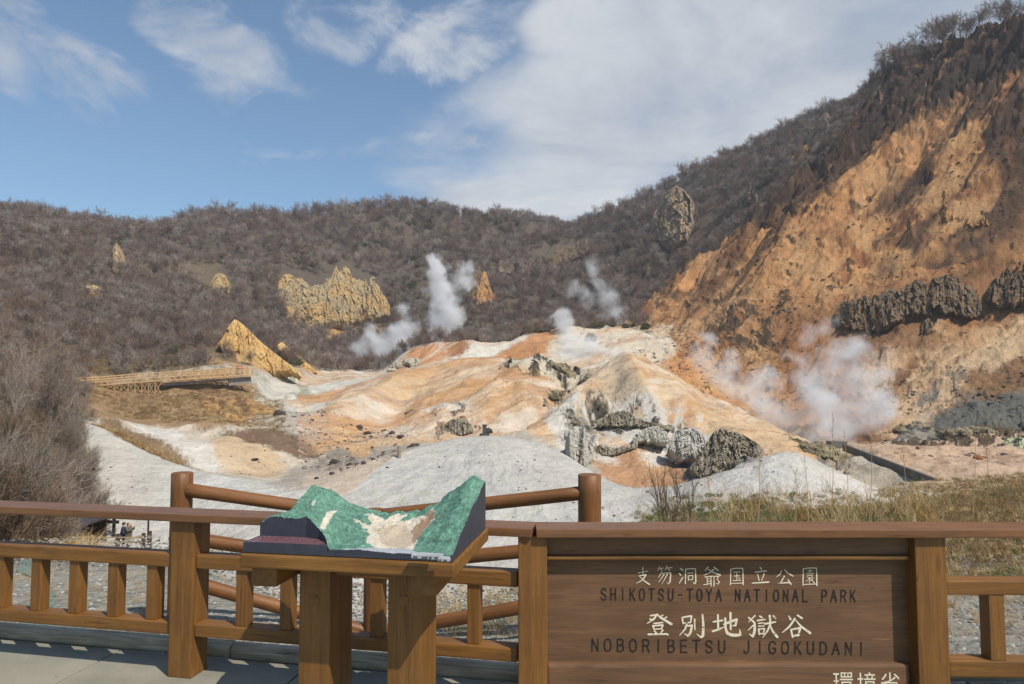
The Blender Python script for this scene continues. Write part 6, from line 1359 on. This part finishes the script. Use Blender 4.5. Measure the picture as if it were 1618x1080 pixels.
def person(loc, rz, label, coat, trouser, hair, cap=None, H=1.7, arm='down', coat_len=.78, long_hair=False, scarf=None, hold=None):
    k = H / 1.7; M = Matrix.Translation(loc) @ Matrix.Rotation(rz, 4, 'Z') @ Matrix.Scale(k, 4)   # faces local -Y
    if arm == 'up':   # hands raised in front of the face, camera or phone
        aL = [(.19, 0, 1.38), (.26, -.12, 1.18), (.12, -.30, 1.36), (.09, -.34, 1.42)]; aR = [(-.19, 0, 1.38), (-.27, -.1, 1.17), (-.13, -.29, 1.36), (-.1, -.33, 1.42)]
    else:
        aL = [(.19, 0, 1.38), (.25, .02, 1.12), (.25, -.08, .88), (.24, -.1, .8)]; aR = [(-.19, 0, 1.38), (-.25, .02, 1.12), (-.26, -.08, .88), (-.25, -.1, .8)]
    pts = [(0, 0, .92), (0, .01, 1.1), (0, 0, 1.28), (0, 0, 1.4), (0, -.005, 1.48), (0, -.02, 1.56), (0, -.02, 1.64)] + aL + aR + [(.1, 0, .88), (.11, -.02, .48), (.12, .02, .09), (.12, -.12, .03), (-.1, 0, .88), (-.11, -.05, .49), (-.12, .0, .09), (-.12, -.13, .03)]
    ed = [(0, 1), (1, 2), (2, 3), (3, 4), (4, 5), (5, 6), (3, 7), (7, 8), (8, 9), (9, 10), (3, 11), (11, 12), (12, 13), (13, 14), (0, 15), (15, 16), (16, 17), (17, 18), (0, 19), (19, 20), (20, 21), (21, 22)]
    rd = [(.15, .11), (.13, .1), (.15, .11), (.1, .08), .055, (.08, .095), (.065, .08)] + [.055, .042, .032, .036] * 2 + [.085, .058, .04, .035] * 2
    body = skinned('person', pts, ed, rd, SKIN, 2, M); tag(body, label, 'person')
    # facial features are part of the same skin mesh: nose and ears
    bm = bmesh.new(); bm.from_mesh(body.data)
    for (c, s) in (((0, -.115, 1.575), (.014, .022, .022)), ((.082, -.01, 1.575), (.012, .02, .03)), ((-.082, -.01, 1.575), (.012, .02, .03))):
        bmesh.ops.create_icosphere(bm, subdivisions=1, radius=1, matrix=Matrix.Translation(c) @ Matrix.Diagonal((*s, 1)))
    bm.to_mesh(body.data); bm.free()
    for sx_ in (-1, 1):
        b = MB(); b.box((sx_ * .032, -.107, 1.595), (.02, .012, .01)); b.build('eye', simple_mat('eye_dark', (40, 32, 28), rough=.4, bmp=0), body, M)
    b = MB(); b.box((0, -.103, 1.535), (.04, .012, .008)); b.build('mouth', simple_mat('lip', (150, 84, 74), rough=.5, bmp=0), body, M)
    n = len(aL)
    cp = [(0, 0, .90), (0, .01, 1.1), (0, 0, 1.28), (0, 0, 1.41), (0, 0, 1.46)] + aL[:3] + aR[:3] + [(0, 0, coat_len)]
    skinned('coat', cp, [(0, 1), (1, 2), (2, 3), (3, 4), (3, 5), (5, 6), (6, 7), (3, 8), (8, 9), (9, 10), (0, 11)], [(.225, .18), (.20, .165), (.215, .17), (.155, .12), .08] + [.095, .078, .06] * 2 + [(.235, .185)], coat, 2, M, body)
    tp = pts[0:1] + [pts[15], pts[16], (.12, .02, .13), pts[19], pts[20], (-.12, 0, .13)]
    skinned('trousers', tp, [(0, 1), (1, 2), (2, 3), (0, 4), (4, 5), (5, 6)], [(.155, .12), .1, .075, .06, .1, .075, .06], trouser, 2, M, body)
    for (x, y) in ((.12, .0), (-.12, -.02)):
        skinned('shoe', [(x, y + .05, .045), (x, y - .06, .04), (x, y - .15, .035)], [(0, 1), (1, 2)], [.045, .048, .035], cloth('shoe_leather', (52, 46, 44)), 1, M, body)
    hp = [(0, .0, 1.655), (0, .045, 1.6), (0, .06, 1.53)] + ([(0, .07, 1.4), (0, .075, 1.3)] if long_hair else [])
    skinned('hair', hp, [(i, i + 1) for i in range(len(hp) - 1)], [(.088, .09), (.092, .075), (.075, .05)] + ([(.08, .045), (.06, .03)] if long_hair else []), hair, 2, M, body)
    if cap is not None:
        b = MB(); b.tube((0, -.01, 1.64), (0, -.01, 1.70), .1, .085, 14); b.tube((0, -.01, 1.70), (0, -.01, 1.725), .085, .03, 14); b.box((0, -.13, 1.645), (.13, .1, .012)); b.build('cap', cap, body, M, True)
    if scarf is not None: skinned('bag', [(.2, .05, 1.12), (.22, .04, 1.0), (.2, .04, .9)], [(0, 1), (1, 2)], [(.05, .09), (.06, .1), (.05, .09)], scarf, 1, M, body)
    # fingers
    for (hx, hy, hz_), sg in ((aL[3], 1), (aR[3], -1)):
        for f in range(5):
            dx = (f - 2) * .014; Lf = (.05, .066, .07, .064, .045)[f] if arm == 'down' else .05
            dirv = Vector((0, -.15, -1)) if arm == 'down' else Vector((-sg * .6, -.35, .6)); dirv.normalize()
            b = MB(); p0 = Vector((hx, hy + dx, hz_ - .01)) if arm == 'down' else Vector((hx, hy - .01, hz_ + dx)); b.tube(p0, p0 + dirv * Lf, .009, .006, 5); b.build('finger', SKIN, body, M)
    return body
CO_N, CO_O = cloth('navy_jacket', (54, 62, 84)), cloth('olive_coat', (112, 108, 92), (84, 80, 66)); TR_K = cloth('dark_trousers', (58, 54, 54)); TR_J = cloth('grey_trousers', (84, 82, 84)); HR = cloth('black_hair', (42, 32, 30)); CP = cloth('dark_cap', (52, 48, 50)); RED = cloth('red_bag', (150, 44, 52)); PINK = cloth('pink_jacket', (196, 110, 128)); WHT = cloth('white_cap', (206, 204, 200))
def foot(px, Y): X = (px - CX) / FPX * Y; return Vector((X, Y, gz(X, Y)))
YP = 45
person(foot(203.5, YP + .3), R(118), 'person in a navy jacket and dark cap standing close behind the olive coated person', CO_N, TR_K, HR, CP, 1.72)
person(foot(211.5, YP), R(-112 + 200), 'person with dark hair in an olive coat with a red bag at the rope fence', CO_O, TR_J, HR, None, 1.74, arm='up', coat_len=.62, long_hair=True, scarf=RED)
for (px, rz, coat, cap, lb) in ((247, 40, CO_N, WHT, 'person in a navy jacket and white cap on the boardwalk'), (382, 190, PINK, None, 'person in a pink jacket near the far end of the boardwalk'), (377, 0, cloth('grey_jacket', (96, 92, 96)), CP, 'person in a grey jacket and dark cap near the far end of the boardwalk')):
    best = min((abs(proj(*along(d_, 1.0))[0] - px), d_) for d_ in np.linspace(0, LT, 400))[1]
    person(along(best, 1.0 if px != 377 else 1.5, -.008), R(rz), lb, coat, TR_K, HR, cap, 1.66)
# ------------------------------------------------------------------ lower path by the thicket
W_OLD = wood_mat('old_rail_timber', (176, 152, 122), (134, 110, 86), None, rough=.85, stretch=10, bm=.1); W_DK = wood_mat('dark_brown_timber', (92, 66, 50), (70, 50, 38), None, rough=.7, stretch=10, bm=.1)
BLK = simple_mat('black_metal', (46, 46, 52), rough=.5, bmp=0)
rf = empty('path_fence', foot(200, YP - 1.2), 'low weathered post and rail fence around the two standing visitors', 'fence')
def pst(px, Y, h, m_=W_OLD, r=.07): p = foot(px, Y); beam('post', p - Vector((0, 0, .2)), p + Vector((0, 0, h)), r * 2, r * 2, m_, rf, up=(0, 1, 0), bev=0); return p
pts_ = [pst(112, 43.5, .95), pst(155, 43.7, .95), pst(195, 43.8, 1.05, W_DK, .09), pst(235, 44.3, 1.1, W_DK, .09), pst(245, 46.5, 1.15, W_DK, .09)]
for i in range(4):
    a_, b_ = pts_[i], pts_[i + 1]
    for h in (.85, .55): beam('rail', a_ + Vector((0, -.1, h)), b_ + Vector((0, -.1, h)), .07, .07, W_OLD, rf, bev=0)
hr_ = foot(182, 42.2); beam('handrail', hr_ + Vector((0, 0, .35)), pts_[3] + Vector((0, -.2, 1.0)), .08, .08, W_OLD, rf, bev=0)
nb = empty('notice_board', foot(178, 49), 'small dark notice board on two legs at the foot of the pale slope', 'notice board')
for px in (167, 188.5):
    p = foot(px, 49); q = P(px, 806, 49); beam('leg', p - Vector((0, 0, .2)), Vector((p.x, p.y, q.z)), .16, .16, BLK, nb, up=(0, 1, 0), bev=0)
p0, p1 = P(160, 824, 48.8), P(188, 824.5, 48.8); beam('panel', p0, p1, .08, .22, BLK, nb, bev=0)
p0, p1 = P(165, 812, 48.9), P(190, 812, 48.9); beam('top_bar', p0, p1, .12, .14, BLK, nb, bev=0)
pl_ = foot(242, 47); q = P(242, 803, 47); b = MB(); b.tube(pl_ - Vector((0, 0, .3)), (pl_.x, pl_.y, q.z), .06, .06, 10); o = b.build('marker_pole', BLK, None); tag(o, 'thin black pole standing beside the path fence', 'pole')
m_ = MB(); m_.box((pl_.x, pl_.y - .07, q.z - .18), (.34, .02, .3)); m_.build('plate', BLK, o)
# shelter
RO = simple_mat('dark_roof', (70, 66, 70), rough=.8, var=.3, scale=3, bmp=.3, bd=.02)
hs = empty('shelter', foot(104, 46), 'small dark roofed wooden shelter half hidden by straw grass', 'shelter')
c = foot(100, 46.5); ridge_ = P(88, 812, 46); ev = P(131, 829, 45); 
b = MB(); zr, ze = ridge_.z, ev.z
b.add([(ridge_.x, 45, zr), (ev.x, 44.6, ze), (ev.x, 48.6, ze), (ridge_.x, 48.6, zr), (ridge_.x, 45, zr - .14), (ev.x, 44.6, ze - .14), (ev.x, 48.6, ze - .14), (ridge_.x, 48.6, zr - .14)], [(0, 1, 2, 3), (7, 6, 5, 4), (0, 4, 5, 1), (1, 5, 6, 2), (2, 6, 7, 3), (3, 7, 4, 0)]); b.build('roof', RO, hs)
b = MB(); lx = 2 * ridge_.x - ev.x
b.add([(ridge_.x - .002, 45, zr), (lx, 44.6, ze), (lx, 48.6, ze), (ridge_.x - .002, 48.6, zr), (ridge_.x - .002, 45, zr - .14), (lx, 44.6, ze - .14), (lx, 48.6, ze - .14), (ridge_.x - .002, 48.6, zr - .14)], [(3, 2, 1, 0), (4, 5, 6, 7), (1, 5, 4, 0), (2, 6, 5, 1), (3, 7, 6, 2), (0, 4, 7, 3)]); b.build('roof', RO, hs)
for x in (ev.x - .4, lx + .4):
    for y in (45.1, 48.2): beam('post', (x, y, gz(x, y) - .3), (x, y, ze + .1), .12, .12, W_DK, hs, up=(0, 1, 0), bev=0)
beam('back_wall', (lx + .4, 48.25, (ze + gz(c.x, 48)) / 2), (ev.x - .4, 48.25, (ze + gz(c.x, 48)) / 2), .06, max(.6, ze - gz(c.x, 48)), W_DK, hs, bev=0)
# stone monument on the pale mound, stream post, channel wall
p = tz(765, 684, (2.6, 3.05)); m = p.y / FPX; STN = simple_mat('dark_stone', (84, 78, 76), rough=.9, var=.4, scale=3, bmp=.4, bd=.03)
mon = empty('stone_monument', p, 'small dark stone monument on the crest of the pale mound', 'monument')
b = MB(); b.box((p.x, p.y, p.z + .02), (15 * m, 1.0, .5)); me = b.mesh('base'); bevel_mesh(me, .08, 2); link('base', me, STN, mon)
b = MB(); b.add([(p.x + sx * w_ * m, p.y + sy * .3 * k_, p.z + z_) for (z_, w_, k_) in ((.25, 3.2, 1.), (1.15, 2.6, .85)) for sx in (-1, 1) for sy in (-1, 1)], [(0, 1, 3, 2), (4, 6, 7, 5), (0, 4, 5, 1), (2, 3, 7, 6), (0, 2, 6, 4), (1, 5, 7, 3)]); me = b.mesh('pillar'); bevel_mesh(me, .05, 2); link('pillar', me, STN, mon)
b = MB(); b.box((p.x, p.y, p.z + 1.22), (7.4 * m, .62, .16)); me = b.mesh('cap'); bevel_mesh(me, .04, 2); link('cap', me, STN, mon)
o = bpy.data.objects.new('boulder', bmesh_var[2]); COL.objects.link(o); o.location = p + Vector((6.5 * m, .6, .55)); o.scale = (.42, .4, .42); tag(o, 'dark boulder leaning against the stone monument', 'boulder')
p = tz(630, 723, (2.9, 5)); o = rlog('marker_post', p - Vector((0, 0, .3)), p + Vector((0, 0, 1.25)), .2, None, W_OLD, 10, .17); tag(o, 'short stubby weathered post beside the stream on the valley floor', 'post')
w0, w1 = P(1333, 708, 97), P(1484, 768, 66)
cw = empty('channel_wall', w0, 'long dark concrete channel wall running over the flat ground', 'wall')
N_ = 9
for i in range(N_):
    a_, b_ = w0.lerp(w1, i / N_), w0.lerp(w1, (i + .985) / N_); a_ = a_ + Vector((0, 0, .15)); b_ = b_ + Vector((0, 0, .15))
    beam('wall_panel', a_, b_, .35, 1.0, simple_mat('dark_concrete', (112, 110, 100), rough=.9, var=.4, scale=1.5, bmp=.4, bd=.03) if i == 0 else bpy.data.materials['dark_concrete'], cw, bev=.03)
bx_ = P(1322, 702, 100); b = MB(); b.box(tuple(bx_), (2.4, 1.6, 1.0)); me = b.mesh('weir'); bevel_mesh(me, .05, 1); link('weir', me, bpy.data.materials['dark_concrete'], cw)
# netting on the gravel
nm_, t_, b_ = new_mat('green_netting'); co_ = t_.node('ShaderNodeNewGeometry').outputs['Position']; n_ = t_.noise(co_, 40, 3, .7); t_.l.new(t_.mix(t_.maprange(n_, .4, .6), lin((84, 104, 98)), lin((128, 136, 122))), b_.inputs['Base Color']); b_.inputs['Roughness'].default_value = .8; bump(t_, b_, n_, 1, .01)
nm2 = np.zeros(PX.shape, bool)
for q in ([(12,858),(40,858),(78,925),(92,960),(66,962),(48,920),(20,885)], [(30,968),(120,980),(170,1000),(150,1016),(20,1006)], [(190,1000),(215,996),(250,1012),(200,1016)]): nm2 |= inpoly(q, PX + fbm(TX / .5, TY / .5, 4, 951) * 14, PY + fbm(TX / .5, TY / .5, 4, 952) * 10)
nm2 &= (TT < 1.2); qs = nm2[:-1, :-1] & nm2[1:, 1:] & nm2[1:, :-1] & nm2[:-1, 1:]; I, J = np.nonzero(qs); f0 = I * NA + J; FQ = np.stack([f0, f0 + 1, f0 + NA + 1, f0 + NA], 1)
u_, inv = np.unique(FQ.ravel(), return_inverse=True); VQ = V[u_].copy() if False else np.stack([TX, TY, TZ], -1).reshape(-1, 3)[u_].copy(); VQ[:, 2] += .012 + .02 * np.clip(fbm(VQ[:, 0] / .15, VQ[:, 1] / .15, 3, 955), 0, 1)
if len(VQ): o = link('netting', mesh_np('netting', VQ, inv.reshape(-1, 4), True), nm_); tag(o, 'crumpled green erosion netting lying over the gravel', 'netting')
# ------------------------------------------------------------------ steam
def steam(label, blobs, dens, nscale=.16, edge=(.12, 1.15), seed=0, col=(.99, .99, 1.), stretch=.6):
    """blobs: (photo x, photo y, radius px, distance); a soft volume inside a lumpy closed hull"""
    cs = []
    for (x, y, r, Y) in blobs: cs.append((P(x, y, Y), r * Y / FPX))
    bm = bmesh.new()
    for c, r in cs: bmesh.ops.create_icosphere(bm, subdivisions=2, radius=r * 1.25, matrix=Matrix.Translation(c))
    me = bpy.data.meshes.new('steam_plume'); bm.to_mesh(me); bm.free(); o = link('steam_plume', me)
    md = o.modifiers.new('r', 'REMESH'); md.mode = 'VOXEL'; md.voxel_size = max(r for _, r in cs) / 6
    bpy.context.view_layer.update(); m2 = bpy.data.meshes.new_from_object(o.evaluated_get(bpy.context.evaluated_depsgraph_get())); o.modifiers.clear(); o.data = m2
    m = bpy.data.materials.new('steam'); m.use_nodes = True; t = NT(m.node_tree); t.n.clear(); pos = t.node('ShaderNodeNewGeometry').outputs['Position']
    nz = t.noise(t.vmath('ADD', pos, (seed * 31.7, 0, 0)), nscale * 1.5, 6, .62, dist=.6)
    warp = t.node('ShaderNodeTexNoise', ins={'Vector': pos, 'Scale': nscale * .9, 'Detail': 3}).outputs[1]
    rm = sum(r for _, r in cs) / len(cs)
    wv = t.node('ShaderNodeVectorMath', operation='SCALE'); t.l.new(t.vmath('SUBTRACT', warp, (.5, .5, .5)), wv.inputs[0]); wv.inputs['Scale'].default_value = rm * 1.9
    wp = t.vmath('ADD', pos, wv.outputs[0]); acc = None
    for c, r in cs:
        d = t.vmath('DISTANCE', wp, tuple(c)); f = t.maprange(d, 0, r * 1.2, 1, 0, True); acc = f if acc is None else t.math('ADD', acc, f)
    acc = t.math('MINIMUM', acc, 1.0)
    v = t.math('ADD', acc, t.math('MULTIPLY', t.math('SUBTRACT', nz, .5), 2.6))
    v = t.math('POWER', t.math('MULTIPLY', t.maprange(v, edge[0], edge[1] + .15, 0, 1), t.maprange(acc, .0, .5, 0, 1, True)), 1.5)
    pvn = t.node('ShaderNodeVolumePrincipled', ins={'Color': (*col, 1), 'Density': t.math('MULTIPLY', v, dens * 1.35), 'Anisotropy': -.3}); ou = t.node('ShaderNodeOutputMaterial'); t.l.new(pvn.outputs[0], ou.inputs['Volume'])
    o.data.materials.clear(); o.data.materials.append(m); tag(o, label, 'steam plume'); return o
steam('tall billowing column of white steam rising before the bare forest', [(682,402,15,215),(687,414,18,215),(690,428,22,215),(694,445,28,215),(696,468,30,215),(698,492,32,215),(698,518,32,215),(696,545,34,214),(726,442,16,216),(716,470,20,216),(735,425,18,218),(742,452,20,218),(722,500,24,216)], .40, .2, seed=1)
steam('low leaning cloud of steam left of the tall column', [(650,512,20,212),(636,526,28,212),(622,545,30,212),(606,556,24,212),(596,540,16,213),(640,560,28,208),(612,575,22,208),(655,560,26,208),(588,525,24,214),(570,550,20,214),(640,490,18,214)], .30, .2, seed=2)
steam('small puff of steam on the shoulder of the ochre cone', [(892,492,18,206),(885,508,22,205),(872,500,14,206),(896,518,20,204),(900,536,24,196)], .3, .25, seed=3)
steam('faint drifting steam above the saddle behind the orange mound', [(944,445,18,222),(956,462,24,222),(966,480,22,222),(960,500,20,220),(925,470,20,222),(905,455,20,222),(935,425,20,224),(980,500,22,218)], .16, .2, seed=4)
steam('thin veil of steam lying in the hollow behind the orange mound', [(905,545,30,186),(925,560,34,182),(950,555,28,184),(935,535,24,188),(895,565,24,180),(968,560,22,180),(890,530,20,192)], .16, .18, seed=5)
steam('great rolling bank of steam at the foot of the orange slope', [(1108,572,30,134),(1140,590,34,132),(1170,612,36,130),(1205,640,36,127),(1240,655,40,124),(1282,598,40,123),(1295,630,46,121),(1325,655,46,119),(1300,560,34,128),(1340,590,42,124),(1335,548,36,132),(1360,560,28,134),(1370,625,40,121),(1290,680,36,117),(1335,690,34,115),(1280,530,24,136),(1310,520,26,140),(1380,660,40,117),(1215,600,34,128),(1385,590,34,126),(1255,565,22,132),(1400,630,30,120),(1120,540,22,138),(1160,565,24,136)], .26, .16, seed=6)
steam('pale wisp of steam over the dark rubble on the right', [(1440,680,24,110),(1462,660,20,112),(1425,695,20,108),(1410,650,18,114),(1468,690,18,110)], .12, .3, seed=7)

def haze():
    b = MB(); b.box((0, 330, 110), (1900, 900, 300)); o = b.build('haze', None)
    m = bpy.data.materials.new('haze'); m.use_nodes = True; t = NT(m.node_tree); t.n.clear()
    v = t.node('ShaderNodeVolumePrincipled', ins={'Color': (.88, .92, 1., 1), 'Density': .00022, 'Anisotropy': .2}); u = t.node('ShaderNodeOutputMaterial'); t.l.new(v.outputs[0], u.inputs['Volume'])
    o.data.materials.clear(); o.data.materials.append(m); tag(o, 'thin pale haze filling the valley', kind='stuff')
haze()
